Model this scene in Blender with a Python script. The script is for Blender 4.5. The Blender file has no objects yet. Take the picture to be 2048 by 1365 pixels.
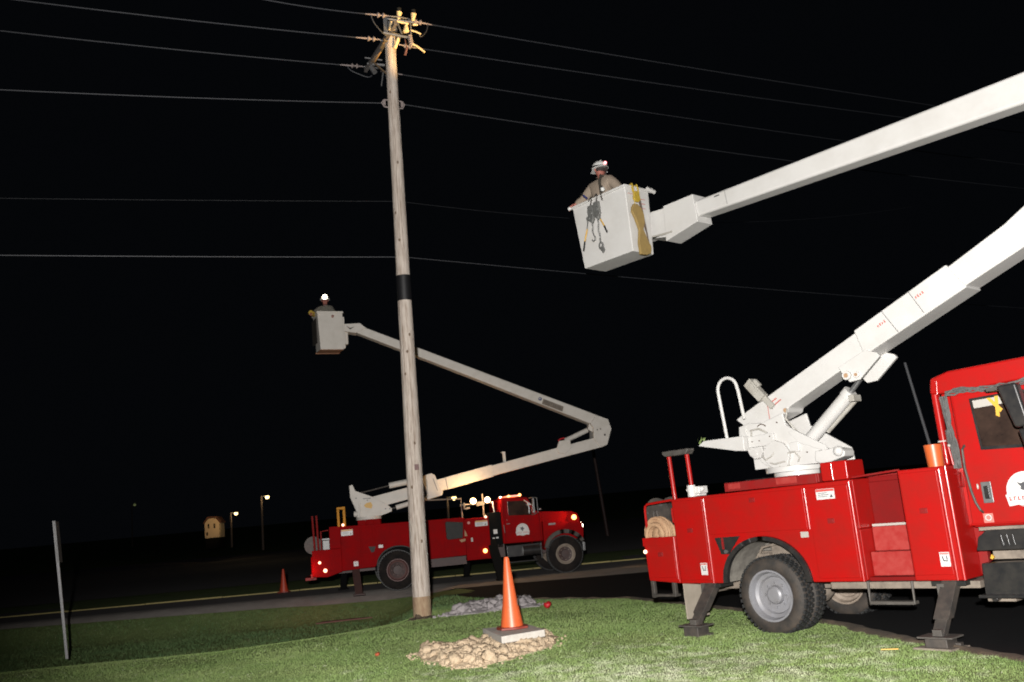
import bpy, bmesh, math, random
import numpy as np
from mathutils import Vector, Matrix, noise
R = math.radians
random.seed(7)
S = bpy.context.scene
COL = S.collection

# ------------------------------------------------------------------ camera, night sky, flash
CAM = Vector((0, 0, 1.75))
FPX, PITCH, ROLL = 1846.0, R(10.9), R(5.3)
cd = bpy.data.cameras.new('camera')
cd.sensor_width = 36.0
cd.lens = 36.0 * FPX / 2048.0
cd.clip_end = 2000
cam = bpy.data.objects.new('camera', cd)
cam.matrix_world = Matrix.Translation(CAM) @ Matrix.Rotation(R(90) + PITCH, 4, 'X') @ Matrix.Rotation(-ROLL, 4, 'Z')
COL.objects.link(cam)
S.camera = cam

w = bpy.data.worlds.new('World')
S.world = w
w.use_nodes = True
wn, wl = w.node_tree.nodes, w.node_tree.links
bg = wn['Background']
sky = wn.new('ShaderNodeTexSky')
sky.sky_type = 'NISHITA'
sky.sun_disc = False
sky.sun_elevation = R(-8)
sky.sun_rotation = R(200)
mixc = wn.new('ShaderNodeMixRGB')
mixc.blend_type = 'ADD'
mixc.inputs[0].default_value = 1
mixc.inputs[2].default_value = (0.0175, 0.0215, 0.0285, 1)
wl.new(sky.outputs[0], mixc.inputs[1])
wl.new(mixc.outputs[0], bg.inputs[0])
bg.inputs[1].default_value = 0.08

S.view_settings.view_transform = 'Standard'
S.view_settings.look = 'None'
S.view_settings.exposure = 0
S.view_settings.gamma = 1
S.view_settings.use_curve_mapping = False
S.cycles.filter_width = 1.85

def lamp(name, kind, loc, power, col=(1, 1, 1), radius=0.05, aim=None, size=60, blend=0.4):
    l = bpy.data.lights.new(name, kind)
    l.energy = power
    l.color = col
    l.shadow_soft_size = radius
    o = bpy.data.objects.new(name, l)
    o.location = loc
    if kind == 'SPOT':
        l.spot_size = R(size)
        l.spot_blend = blend
        o.rotation_euler = (Vector(aim) - Vector(loc)).to_track_quat('-Z', 'Y').to_euler()
    COL.objects.link(o)
    return o

# the photographer's flash: the light that lit this night picture
lamp('flash', 'SPOT', (-0.12, -0.8, 2.2), 18200, (1, 0.97, 0.94), 0.06, aim=(1.5, 18, 7.0), size=84, blend=0.55)

# ------------------------------------------------------------------ materials
def mat(name, c, rough=0.6, metal=0.0, coat=0.0, c2=None, scale=6.0, amt=0.5, bump=0.0, bscale=40.0,
        emit=None, estr=0.0, alpha=None, spec=0.5, stretch=None, lo=0.35, hi=0.7, trans=0.0):
    m = bpy.data.materials.new(name)
    m.use_nodes = True
    n, l = m.node_tree.nodes, m.node_tree.links
    p = n['Principled BSDF']
    p.inputs['Base Color'].default_value = (*c, 1)
    p.inputs['Roughness'].default_value = rough
    p.inputs['Metallic'].default_value = metal
    p.inputs['Coat Weight'].default_value = coat
    p.inputs['Coat Roughness'].default_value = 0.12
    p.inputs['Specular IOR Level'].default_value = spec
    p.inputs['Transmission Weight'].default_value = trans
    tc = n.new('ShaderNodeTexCoord')
    mp = n.new('ShaderNodeMapping')
    if stretch: mp.inputs['Scale'].default_value = stretch
    l.new(tc.outputs['Object'], mp.inputs[0])
    if c2 is not None:
        t = n.new('ShaderNodeTexNoise')
        t.inputs['Scale'].default_value = scale
        t.inputs['Detail'].default_value = 6
        t.inputs['Roughness'].default_value = 0.65
        l.new(mp.outputs[0], t.inputs['Vector'])
        r = n.new('ShaderNodeMapRange')
        r.inputs[1].default_value = lo
        r.inputs[2].default_value = hi
        r.inputs[3].default_value = 0
        r.inputs[4].default_value = amt
        l.new(t.outputs[0], r.inputs[0])
        mx = n.new('ShaderNodeMixRGB')
        mx.inputs[1].default_value = (*c, 1)
        mx.inputs[2].default_value = (*c2, 1)
        l.new(r.outputs[0], mx.inputs[0])
        l.new(mx.outputs[0], p.inputs['Base Color'])
    if bump:
        t = n.new('ShaderNodeTexNoise')
        t.inputs['Scale'].default_value = bscale
        t.inputs['Detail'].default_value = 4
        l.new(mp.outputs[0], t.inputs['Vector'])
        b = n.new('ShaderNodeBump')
        b.inputs['Strength'].default_value = bump
        b.inputs['Distance'].default_value = 0.02
        l.new(t.outputs[0], b.inputs['Height'])
        l.new(b.outputs[0], p.inputs['Normal'])
    if emit is not None:
        p.inputs['Emission Color'].default_value = (*emit, 1)
        p.inputs['Emission Strength'].default_value = estr
    return m

M = {}
M['red_trim'] = mat('glossy_red_trim', (0.30, 0.006, 0.005), 0.3, coat=0.6)
M['red'] = mat('red_paint', (0.30, 0.0035, 0.003), 0.42, coat=0.12, spec=0.2, c2=(0.20, 0.010, 0.007), scale=2.2, amt=0.75, bump=0.05, bscale=3)
M['red_dirty'] = mat('dusty_red_paint', (0.19, 0.006, 0.006), 0.5, spec=0.2, c2=(0.13, 0.02, 0.018), scale=4, amt=0.7)
M['red_bay'] = mat('shaded_red_bay', (0.15, 0.005, 0.005), 0.6, spec=0.1, c2=(0.10, 0.008, 0.007), scale=4, amt=0.7)  # body red darkened to paint in the shade of the recess
M['pink_dust'] = mat('scuffed_red_tread', (0.24, 0.016, 0.014), 0.6, spec=0.2, c2=(0.30, 0.05, 0.042), scale=9, amt=0.7)
M['white'] = mat('white_gelcoat', (0.50, 0.49, 0.47), 0.45, coat=0.1, c2=(0.36, 0.34, 0.31), scale=2.2, amt=0.4, lo=0.42, hi=0.75, bump=0.05, bscale=8)
M['white_dirty'] = mat('weathered_white', (0.34, 0.325, 0.29), 0.5, c2=(0.14, 0.115, 0.08), scale=5, amt=0.6, lo=0.45, hi=0.75)
M['boom_white'] = mat('boom_white', (0.55, 0.52, 0.475), 0.5, spec=0.25, c2=(0.36, 0.33, 0.27), scale=4, amt=0.45, lo=0.45, hi=0.8)
M['bucket_brown'] = mat('brown_bucket_floor', (0.30, 0.16, 0.09), 0.7, c2=(0.14, 0.05, 0.03), scale=8, amt=0.7)
M['black'] = mat('black_rubber', (0.012, 0.013, 0.013), 0.5, spec=0.15, c2=(0.03, 0.027, 0.022), scale=6, amt=0.6)
M['black_gloss'] = mat('black_plastic', (0.012, 0.012, 0.013), 0.28, c2=(0.045, 0.04, 0.034), scale=7, amt=0.5, bump=0.08, bscale=6)
M['tyre'] = mat('tyre_rubber', (0.017, 0.015, 0.013), 0.75, c2=(0.062, 0.046, 0.034), scale=5, amt=0.8, bump=0.25, bscale=60)
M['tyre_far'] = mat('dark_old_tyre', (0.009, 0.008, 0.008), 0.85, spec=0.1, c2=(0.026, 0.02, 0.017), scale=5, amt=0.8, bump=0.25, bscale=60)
M['tyre_tread'] = mat('tread_rubber', (0.012, 0.013, 0.014), 0.6, c2=(0.03, 0.028, 0.025), scale=10, amt=0.5)
M['rim'] = mat('silver_painted_rim', (0.20, 0.20, 0.215), 0.45, metal=0.1, c2=(0.13, 0.12, 0.11), scale=8, amt=0.5)
M['rim_dirty'] = mat('rusty_dust_rim', (0.27, 0.22, 0.175), 0.7, c2=(0.12, 0.09, 0.065), scale=7, amt=0.8)
M['rim_red'] = mat('faded_red_rim', (0.12, 0.055, 0.05), 0.6, c2=(0.06, 0.03, 0.028), scale=7, amt=0.7)
M['hub_dark'] = mat('dark_oily_hub', (0.035, 0.02, 0.018), 0.6, c2=(0.07, 0.03, 0.025), scale=9, amt=0.6)
M['steel'] = mat('dusty_steel', (0.09, 0.082, 0.072), 0.6, metal=0.2, c2=(0.035, 0.03, 0.026), scale=7, amt=0.8)
M['steel_dark'] = mat('dark_steel', (0.035, 0.032, 0.029), 0.6, metal=0.2, c2=(0.10, 0.08, 0.065), scale=9, amt=0.6)
M['frame'] = mat('muddy_frame', (0.20, 0.165, 0.13), 0.8, c2=(0.08, 0.065, 0.052), scale=8, amt=0.8, bump=0.2, bscale=20)
M['well'] = mat('dirty_wheel_well', (0.19, 0.175, 0.15), 0.85, c2=(0.07, 0.062, 0.053), scale=6, amt=0.9, bump=0.2, bscale=14)
M['flap'] = mat('tan_mud_flap', (0.30, 0.26, 0.21), 0.8, c2=(0.2, 0.17, 0.13), scale=5, amt=0.7)
M['chrome'] = mat('chrome', (0.6, 0.6, 0.6), 0.18, metal=1.0)
M['chrome_dull'] = mat('dull_metal', (0.22, 0.22, 0.22), 0.4, metal=0.7, c2=(0.1, 0.1, 0.1), scale=12, amt=0.5)
M['label'] = mat('white_label', (0.5, 0.49, 0.47), 0.45, c2=(0.42, 0.42, 0.43), scale=20, amt=0.5)
M['label_red'] = mat('label_red', (0.42, 0.06, 0.05), 0.5)
M['label_black'] = mat('label_black', (0.05, 0.05, 0.055), 0.5)
M['label_yellow'] = mat('label_yellow', (0.5, 0.28, 0.03), 0.5)
M['label_pink'] = mat('faded_pink_label', (0.42, 0.13, 0.11), 0.5)
M['label_blue'] = mat('label_blue', (0.03, 0.045, 0.13), 0.5)
M['reflector'] = mat('grey_reflector', (0.33, 0.31, 0.28), 0.3)
M['glass'] = mat('tinted_glass', (0.018, 0.012, 0.010), 0.08, c2=(0.06, 0.036, 0.026), scale=4, amt=0.6)
M['orange'] = mat('orange_plastic', (0.42, 0.085, 0.02), 0.4, c2=(0.34, 0.06, 0.02), scale=6, amt=0.5)
M['cone'] = mat('cone_orange', (0.56, 0.105, 0.03), 0.42, c2=(0.44, 0.065, 0.018), scale=6, amt=0.6)
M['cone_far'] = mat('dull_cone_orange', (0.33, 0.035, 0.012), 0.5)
M['cone_base'] = mat('cone_base', (0.17, 0.02, 0.01), 0.6)
M['yellow'] = mat('yellow_paint', (0.46, 0.20, 0.012), 0.5, spec=0.1, c2=(0.32, 0.12, 0.01), scale=6, amt=0.6)
M['glove'] = mat('yellow_leather', (0.26, 0.175, 0.055), 0.8, c2=(0.19, 0.13, 0.045), scale=14, amt=0.7, bump=0.3, bscale=30)
M['glove_bright'] = mat('yellow_rubber', (0.33, 0.22, 0.02), 0.6, c2=(0.42, 0.31, 0.05), scale=18, amt=0.6)
M['hose_pale'] = mat('painted_hose', (0.40, 0.385, 0.35), 0.6, c2=(0.22, 0.2, 0.165), scale=14, amt=0.7)
M['rope'] = mat('tan_rope', (0.36, 0.23, 0.13), 0.8, c2=(0.26, 0.13, 0.07), scale=20, amt=0.6, bump=0.4, bscale=60)
M['strap'] = mat('brown_strap', (0.085, 0.06, 0.045), 0.8)
M['hoist'] = mat('hoist_metal', (0.17, 0.17, 0.16), 0.45, metal=0.3, c2=(0.05, 0.05, 0.05), scale=20, amt=0.6)
M['handle_yel'] = mat('hoist_handle_yellow', (0.5, 0.3, 0.07), 0.5)
M['hose'] = mat('grey_hose', (0.09, 0.09, 0.085), 0.5, c2=(0.03, 0.03, 0.03), scale=16, amt=0.6)
M['wood'] = mat('weathered_pole_wood', (0.52, 0.455, 0.395), 0.85, c2=(0.25, 0.185, 0.14), scale=5, amt=0.85,
                bump=0.9, bscale=18, stretch=(5, 5, 0.5), lo=0.42, hi=0.68)
M['wood_base'] = mat('stained_pole_foot', (0.36, 0.27, 0.17), 0.9, c2=(0.2, 0.11, 0.065), scale=5, amt=0.8, bump=0.6, bscale=18, stretch=(3, 3, 1))
M['knot'] = mat('pole_knot', (0.13, 0.09, 0.06), 0.9)
M['arm_wood'] = mat('crossarm_wood', (0.22, 0.15, 0.085), 0.8, c2=(0.15, 0.10, 0.06), scale=6, amt=0.6)
M['arm_grey'] = mat('grey_crossarm', (0.10, 0.09, 0.085), 0.8, c2=(0.05, 0.04, 0.035), scale=8, amt=0.7)
M['sleeve'] = mat('black_pole_wrap', (0.006, 0.006, 0.007), 0.5)
M['porcelain'] = mat('grey_porcelain', (0.24, 0.2, 0.19), 0.25, coat=0.5)
M['warm_lit'] = mat('warm_lit_fittings', (0.62, 0.47, 0.26), 0.4)  # warm lamp light put into the colour of insulators and bars
M['arm_lit'] = mat('warm_lit_brace', (0.50, 0.30, 0.11), 0.8, c2=(0.35, 0.18, 0.07), scale=8, amt=0.5)  # brace wood painted bright yellow as if lamplit
M['porcelain_w'] = mat('cream_insulator', (0.6, 0.52, 0.40), 0.3, coat=0.4)
M['galv'] = mat('galvanised', (0.20, 0.20, 0.20), 0.5, metal=0.5, c2=(0.1, 0.1, 0.1), scale=20, amt=0.6)
M['wire'] = mat('aluminium_wire', (0.030, 0.032, 0.037), 0.6)
M['wire_thin'] = mat('dark_cable', (0.008, 0.009, 0.011), 0.7)
M['cloth_tan'] = mat('tan_workwear', (0.225, 0.178, 0.135), 0.9, c2=(0.17, 0.135, 0.10), scale=7, amt=0.7, bump=0.5, bscale=9)
M['cloth_grey'] = mat('grey_workwear', (0.10, 0.095, 0.08), 0.9, c2=(0.07, 0.065, 0.055), scale=7, amt=0.7, bump=0.5, bscale=9)
M['jeans'] = mat('dark_trousers', (0.03, 0.035, 0.05), 0.9)
M['skin'] = mat('skin', (0.28, 0.10, 0.075), 0.6)
M['hair'] = mat('dark_hair', (0.02, 0.012, 0.01), 0.8)
M['helmet'] = mat('white_helmet', (0.5, 0.5, 0.48), 0.35, coat=0.3)
M['harness'] = mat('dark_harness', (0.03, 0.025, 0.018), 0.8)
M['blue'] = mat('blue_tool', (0.03, 0.035, 0.12), 0.5)
M['concrete'] = mat('pale_concrete', (0.46, 0.43, 0.385), 0.9, c2=(0.33, 0.31, 0.27), scale=12, amt=0.6, bump=0.3, bscale=40)
M['sand'] = mat('dry_sand_soil', (0.44, 0.345, 0.24), 1.0, c2=(0.34, 0.255, 0.165), scale=22, amt=0.8, bump=0.9, bscale=55, spec=0.1)
M['gravel'] = mat('grey_rubble', (0.34, 0.31, 0.31), 1.0, c2=(0.22, 0.2, 0.2), scale=9, amt=0.7, bump=0.7, bscale=30, spec=0.1)
M['flagred'] = mat('bright_red_plastic', (0.42, 0.01, 0.015), 0.5)
M['leafbit'] = mat('orange_litter', (0.3, 0.06, 0.02), 0.7)
M['sign_back'] = mat('dull_sign_back', (0.09, 0.085, 0.08), 0.7)
M['sign_post'] = mat('galvanised_post', (0.48, 0.48, 0.48), 0.6, c2=(0.26, 0.26, 0.26), scale=30, amt=0.7)
M['shed_wall'] = mat('cream_shed_wall', (0.52, 0.42, 0.28), 0.9)
M['shed_roof'] = mat('brown_shed_roof', (0.12, 0.05, 0.03), 0.9)
M['dark'] = mat('very_dark', (0.006, 0.006, 0.006), 0.8, spec=0.05)
def glow(name, c, s): return mat(name, (0.8, 0.8, 0.8), 0.4, emit=c, estr=s)
M['lamp_white'] = glow('lit_work_lamp', (1, 0.60, 0.24), 5)
M['lamp_hot'] = glow('lit_headlamp', (1, 0.86, 0.62), 30)
M['lamp_amber'] = glow('lit_amber_lamp', (1, 0.36, 0.07), 5)
M['lamp_amber_dim'] = glow('amber_lens', (1, 0.13, 0.02), 1.3)
M['lamp_marker'] = glow('lit_marker', (1, 0.5, 0.28), 3)
M['lamp_red'] = glow('lit_red_lamp', (1, 0.03, 0.05), 3)
M['lamp_pink'] = glow('lit_small_red', (1, 0.12, 0.14), 5)
M['lamp_street'] = glow('street_lamp_lens', (1, 0.70, 0.28), 3.5)
M['lamp_far'] = glow('far_lamp_lens', (0.5, 0.6, 0.2), 0.12)

# ------------------------------------------------------------------ mesh builder
class MB:
    def __init__(s): s.bm = bmesh.new()
    def _add(s, vs, fs):
        v = [s.bm.verts.new(p) for p in vs]
        for f in fs:
            try: s.bm.faces.new([v[i] for i in f])
            except ValueError: pass
        return s
    def box(s, x0, x1, y0, y1, z0, z1, m=None):
        vs = [Vector(p) for p in ((x0, y0, z0), (x1, y0, z0), (x1, y1, z0), (x0, y1, z0), (x0, y0, z1), (x1, y0, z1), (x1, y1, z1), (x0, y1, z1))]
        if m is not None: vs = [m @ p for p in vs]
        return s._add(vs, ((0, 3, 2, 1), (4, 5, 6, 7), (0, 1, 5, 4), (1, 2, 6, 5), (2, 3, 7, 6), (3, 0, 4, 7)))
    def prism(s, pts, y0, y1, hole=None):           # polygon in x,z pushed along y
        n = len(pts)
        a = sum(pts[i][0] * pts[(i + 1) % n][1] - pts[(i + 1) % n][0] * pts[i][1] for i in range(n))
        if a < 0: pts = pts[::-1]
        vs = [(x, y0, z) for x, z in pts] + [(x, y1, z) for x, z in pts]
        fs = [tuple(range(n)), tuple(range(2 * n - 1, n - 1, -1))]
        fs += [((i + 1) % n, i, i + n, (i + 1) % n + n) for i in range(n)]
        return s._add(vs, fs)
    def prism_y(s, pts, x0, x1):                    # polygon in y,z pushed along x
        n = len(pts)
        a = sum(pts[i][0] * pts[(i + 1) % n][1] - pts[(i + 1) % n][0] * pts[i][1] for i in range(n))
        if a < 0: pts = pts[::-1]
        vs = [(x0, y, z) for y, z in pts] + [(x1, y, z) for y, z in pts]
        fs = [tuple(range(n - 1, -1, -1)), tuple(range(n, 2 * n))]
        fs += [(i, (i + 1) % n, (i + 1) % n + n, i + n) for i in range(n)]
        return s._add(vs, fs)
    def plan(s, pts, z0, z1):                       # polygon in x,y pushed along z
        n = len(pts)
        vs = [(x, y, z0) for x, y in pts] + [(x, y, z1) for x, y in pts]
        fs = [tuple(range(n - 1, -1, -1)), tuple(range(n, 2 * n))]
        fs += [(i, (i + 1) % n, (i + 1) % n + n, i + n) for i in range(n)]
        return s._add(vs, fs)
    def cyl(s, p0, p1, r0, r1=None, n=16, caps=True):
        r1 = r0 if r1 is None else r1
        p0, p1 = Vector(p0), Vector(p1)
        d = (p1 - p0).normalized()
        u = d.orthogonal().normalized(); v = d.cross(u)
        vs = []
        for p, r in ((p0, r0), (p1, r1)):
            for i in range(n):
                t = 2 * math.pi * i / n
                vs.append(p + (u * math.cos(t) + v * math.sin(t)) * r)
        fs = [(i, (i + 1) % n, (i + 1) % n + n, i + n) for i in range(n)]
        if caps: fs += [tuple(range(n - 1, -1, -1)), tuple(range(n, 2 * n))]
        return s._add(vs, fs)
    def tube(s, pts, r, n=8):
        pts = [Vector(p) for p in pts]
        rings = []
        prev = None
        for i, p in enumerate(pts):
            d = (pts[min(i + 1, len(pts) - 1)] - pts[max(i - 1, 0)]).normalized()
            if prev is None: u = d.orthogonal().normalized()
            else: u = (prev - d * prev.dot(d)).normalized()
            prev = u
            v = d.cross(u)
            rr = r[i] if isinstance(r, (list, tuple)) else r
            rings.append([p + (u * math.cos(2 * math.pi * k / n) + v * math.sin(2 * math.pi * k / n)) * rr for k in range(n)])
        vs = [q for g in rings for q in g]
        fs = []
        for i in range(len(pts) - 1):
            for k in range(n):
                a, b = i * n + k, i * n + (k + 1) % n
                fs.append((a, b, b + n, a + n))
        fs.append(tuple(range(n - 1, -1, -1)))
        fs.append(tuple(range((len(pts) - 1) * n, len(pts) * n)))
        return s._add(vs, fs)
    def lathe(s, prof, c=(0, 0, 0), axis='Y', n=32, close=False, cap=True):     # prof: (radius, along)
        c = Vector(c)
        vs = []
        for r, a in prof:
            for k in range(n):
                t = 2 * math.pi * k / n
                x, y = r * math.cos(t), r * math.sin(t)
                vs.append(c + {'Y': Vector((x, a, y)), 'Z': Vector((x, y, a)), 'X': Vector((a, x, y))}[axis])
        fs = []
        m = len(prof)
        for i in range(m - 1 if not close else m):
            j = (i + 1) % m
            for k in range(n):
                q = (k + 1) % n
                fs.append((i * n + k, i * n + q, j * n + q, j * n + k))
        if not close and cap:
            if prof[0][0] > 1e-4: fs.append(tuple(range(n)))
            if prof[-1][0] > 1e-4: fs.append(tuple(range(m * n - 1, (m - 1) * n - 1, -1)))
        return s._add(vs, fs)
    def ball(s, c, r, n=12, sc=(1, 1, 1)):
        c = Vector(c); h = n // 2
        vs = [c + Vector((0, 0, r * sc[2]))]
        for i in range(1, h):
            p = math.pi * i / h
            for k in range(n):
                t = 2 * math.pi * k / n
                vs.append(c + Vector((r * math.sin(p) * math.cos(t) * sc[0], r * math.sin(p) * math.sin(t) * sc[1], r * math.cos(p) * sc[2])))
        vs.append(c - Vector((0, 0, r * sc[2])))
        fs = [(0, 1 + k, 1 + (k + 1) % n) for k in range(n)]
        for i in range(h - 2):
            for k in range(n):
                a = 1 + i * n + k; b = 1 + i * n + (k + 1) % n
                fs.append((a, a + n, b + n, b))
        e = len(vs) - 1; o = 1 + (h - 2) * n
        fs += [(o + k, e, o + (k + 1) % n) for k in range(n)]
        return s._add(vs, fs)
    def build(s, name, m, parent=None, bevel=0.0, smooth=True, segs=2, angle=35):
        s.bm.normal_update()
        bmesh.ops.recalc_face_normals(s.bm, faces=s.bm.faces[:])
        me = bpy.data.meshes.new(name)
        s.bm.to_mesh(me); s.bm.free()
        me.materials.append(m)
        if smooth:
            me.shade_smooth()
            me.set_sharp_from_angle(angle=R(angle))
        o = bpy.data.objects.new(name, me)
        COL.objects.link(o)
        if parent is not None: o.parent = parent
        if bevel:
            b = o.modifiers.new('bevel', 'BEVEL')
            b.width = bevel; b.segments = segs; b.limit_method = 'ANGLE'; b.angle_limit = R(40)
            b.harden_normals = True
        return o

def tag(o, label=None, cat=None, group=None, kind=None):
    if label: o['label'] = label
    if cat: o['category'] = cat
    if group: o['group'] = group
    if kind: o['kind'] = kind
    return o
def empty(name, loc=(0, 0, 0), rz=0.0, **k):
    o = bpy.data.objects.new(name, None)
    o.location = loc; o.rotation_euler = (0, 0, rz); o.empty_display_size = 0.3
    COL.objects.link(o)
    return tag(o, **k)
def rnd(a, b): return random.uniform(a, b)
def arc(cx, cz, a, b, t0, t1, n):
    return [(cx + a * math.cos(R(t0 + (t1 - t0) * i / n)), cz + b * math.sin(R(t0 + (t1 - t0) * i / n))) for i in range(n + 1)]
def text(name, body, size, m, parent, loc, rot=(R(90), 0, 0), ext=0.001, align='CENTER', sx=1.0):
    c = bpy.data.curves.new(name, 'FONT')
    c.body = body; c.size = size; c.extrude = ext; c.align_x = align; c.align_y = 'CENTER'
    c.materials.append(m)
    o = bpy.data.objects.new(name, c)
    COL.objects.link(o)
    o.parent = parent; o.location = loc; o.rotation_euler = rot; o.scale = (sx, 1, 1)
    return o

# ------------------------------------------------------------------ ground
def sst(a, b, x):
    t = min(1, max(0, (x - a) / (b - a)))
    return t * t * (3 - 2 * t)
def crest_y(x): return 1.0 + max(17.3 + 0.12 * math.sin(x * 0.6), 18.6 + 0.42 * (x + 2.3))
def gz(x, y):
    z = 0.0
    z += 0.10 * math.exp(-((x + 1.2) ** 2 / 14 + (y - 14.5) ** 2 / 10))
    z += 0.05 * sst(15, 19, y) * (1 - sst(22, 26, y)) * (1 - sst(-1, 2.0, x))
    # shallow ditch beyond the lawn's crest, on the left
    left = 1 - sst(-3.9, -2.0, x)
    cy = crest_y(x)
    z += -0.62 * left * sst(cy - 2.6, cy + 1.4, y) * (1 - sst(24.6, 27.0, y))
    z += 0.13 * sst(20, 25.5, y)
    if y > 60: z += (y - 60) * 0.02
    # camera side, falls slowly
    return z
def gz_np(X, Y):
    S_ = lambda a, b, v: (lambda t: t * t * (3 - 2 * t))(np.clip((v - a) / (b - a), 0, 1))
    z = 0.10 * np.exp(-((X + 1.2) ** 2 / 14 + (Y - 14.5) ** 2 / 10))
    z += 0.05 * S_(15, 19, Y) * (1 - S_(22, 26, Y)) * (1 - S_(-1, 2.0, X))
    cy = 1.0 + np.maximum(17.3 + 0.12 * np.sin(X * 0.6), 18.6 + 0.42 * (X + 2.3))
    z += -0.62 * (1 - S_(-3.9, -2.0, X)) * S_(cy - 2.6, cy + 1.4, Y) * (1 - S_(24.6, 27.0, Y))
    return z + 0.13 * S_(20, 25.5, Y)
def road_near(x): return 26.35 + 0.035 * (x + 6) * -1 if x < -6 else 26.3 - 0.02 * (x + 6)
def sheet(name, xs, ys, f, m):
    vs = [(x, y, f(x, y)) for y in ys for x in xs]
    nx = len(xs)
    fs = [(j * nx + i, j * nx + i + 1, (j + 1) * nx + i + 1, (j + 1) * nx + i) for j in range(len(ys) - 1) for i in range(nx - 1)]
    me = bpy.data.meshes.new(name)
    me.from_pydata(vs, [], fs); me.materials.append(m); me.shade_smooth()
    o = bpy.data.objects.new(name, me); COL.objects.link(o)
    o['kind'] = 'structure'
    return o

def grass_mat(name, a, b, straw_col, thr, bumpy=True):
    m = bpy.data.materials.new(name); m.use_nodes = True
    n, l = m.node_tree.nodes, m.node_tree.links
    p = n['Principled BSDF']; p.inputs['Roughness'].default_value = 0.9; p.inputs['Specular IOR Level'].default_value = 0.15
    g = n.new('ShaderNodeNewGeometry')
    def nz(sc, d=4):
        t = n.new('ShaderNodeTexNoise'); t.inputs['Scale'].default_value = sc; t.inputs['Detail'].default_value = d
        l.new(g.outputs['Position'], t.inputs['Vector']); return t
    def mixn(fac, c1, c2):
        x = n.new('ShaderNodeMixRGB'); l.new(fac, x.inputs[0])
        for i, c in ((1, c1), (2, c2)):
            if isinstance(c, tuple): x.inputs[i].default_value = (*c, 1)
            else: l.new(c, x.inputs[i])
        return x.outputs[0]
    def rng(src, lo, hi, o0=0, o1=1):
        r = n.new('ShaderNodeMapRange'); r.inputs[1].default_value = lo; r.inputs[2].default_value = hi
        r.inputs[3].default_value = o0; r.inputs[4].default_value = o1; l.new(src, r.inputs[0]); return r.outputs[0]
    c = mixn(rng(nz(0.9).outputs[0], 0.35, 0.65), a, b)
    c = mixn(rng(nz(7).outputs[0], 0.45, 0.70, 0, 0.6), c, tuple(v * 0.62 for v in a))
    c = mixn(rng(nz(14, 2).outputs[0], 0.66, 0.72, 0, 0.6), c, tuple(v * 1.5 for v in straw_col))
    # straw-coloured patch: stronger around (1.3, 10.5), fixed to the ground
    v = n.new('ShaderNodeVectorMath'); v.operation = 'DISTANCE'; v.inputs[1].default_value = (1.0, 10.2, 0)
    mp = n.new('ShaderNodeMapping'); mp.inputs['Scale'].default_value = (0.6, 1.0, 0.0); mp.inputs['Location'].default_value = (0.4, 0, 0)
    l.new(g.outputs['Position'], mp.inputs[0]); l.new(mp.outputs[0], v.inputs[0])
    near = rng(v.outputs['Value'], 0.3, 3.2, 0.30, 0.0)
    ad = n.new('ShaderNodeMath'); ad.operation = 'ADD'; l.new(nz(3.4, 9).outputs[0], ad.inputs[0]); l.new(near, ad.inputs[1])
    c = mixn(rng(ad.outputs[0], thr, thr + 0.30, 0, 0.8), c, straw_col)
    l.new(c, p.inputs['Base Color'])
    if bumpy:
        b = n.new('ShaderNodeBump'); b.inputs['Strength'].default_value = 0.6; b.inputs['Distance'].default_value = 0.04
        l.new(nz(28, 5).outputs[0], b.inputs['Height']); l.new(b.outputs[0], p.inputs['Normal'])
    return m
M['lawn'] = grass_mat('lawn_turf', (0.160, 0.225, 0.076), (0.195, 0.250, 0.092), (0.32, 0.32, 0.23), 0.66)
M['blade'] = grass_mat('grass_blades', (0.170, 0.250, 0.080), (0.210, 0.275, 0.100), (0.44, 0.45, 0.33), 0.64, False)
M['blade_ditch'] = grass_mat('darker_ditch_grass', (0.085, 0.150, 0.060), (0.120, 0.175, 0.065), (0.26, 0.24, 0.15), 0.72, False)  # blade colours set darker than the lawn's
M['asphalt'] = mat('old_asphalt', (0.105, 0.095, 0.094), 0.9, c2=(0.15, 0.135, 0.13), scale=1.2, amt=0.6, bump=0.9, bscale=60)
M['asphalt_new'] = mat('fresh_black_asphalt', (0.010, 0.010, 0.011), 0.9, spec=0.1, c2=(0.014, 0.013, 0.013), scale=3, amt=0.6, bump=0.5, bscale=70)
M['shoulder'] = mat('pale_road_shoulder', (0.34, 0.31, 0.28), 0.95, c2=(0.22, 0.2, 0.18), scale=2.0, amt=0.8, bump=0.9, bscale=60)
M['line'] = mat('yellow_kerb_paint', (0.34, 0.285, 0.11), 0.8, c2=(0.18, 0.155, 0.07), scale=5, amt=0.6)
M['edge_dirt'] = mat('bare_soil_edge', (0.10, 0.07, 0.045), 1.0, c2=(0.06, 0.045, 0.03), scale=6, amt=0.8, bump=0.6, bscale=30)

def frange(a, b, s):
    n = int(round((b - a) / s)); return [a + (b - a) * i / n for i in range(n + 1)]
gx = [-900, -400, -200, -110, -70, -45] + frange(-32, 14, 0.4) + [20, 30, 50, 80, 130, 250, 500, 900]
gy = [-60, -30, -15, -5, 0, 3] + frange(5, 31, 0.35) + [33, 36, 40, 46, 54, 62, 75, 100, 140, 220, 400, 800, 1500]
sheet('ground', gx, gy, gz, M['lawn'])
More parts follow.
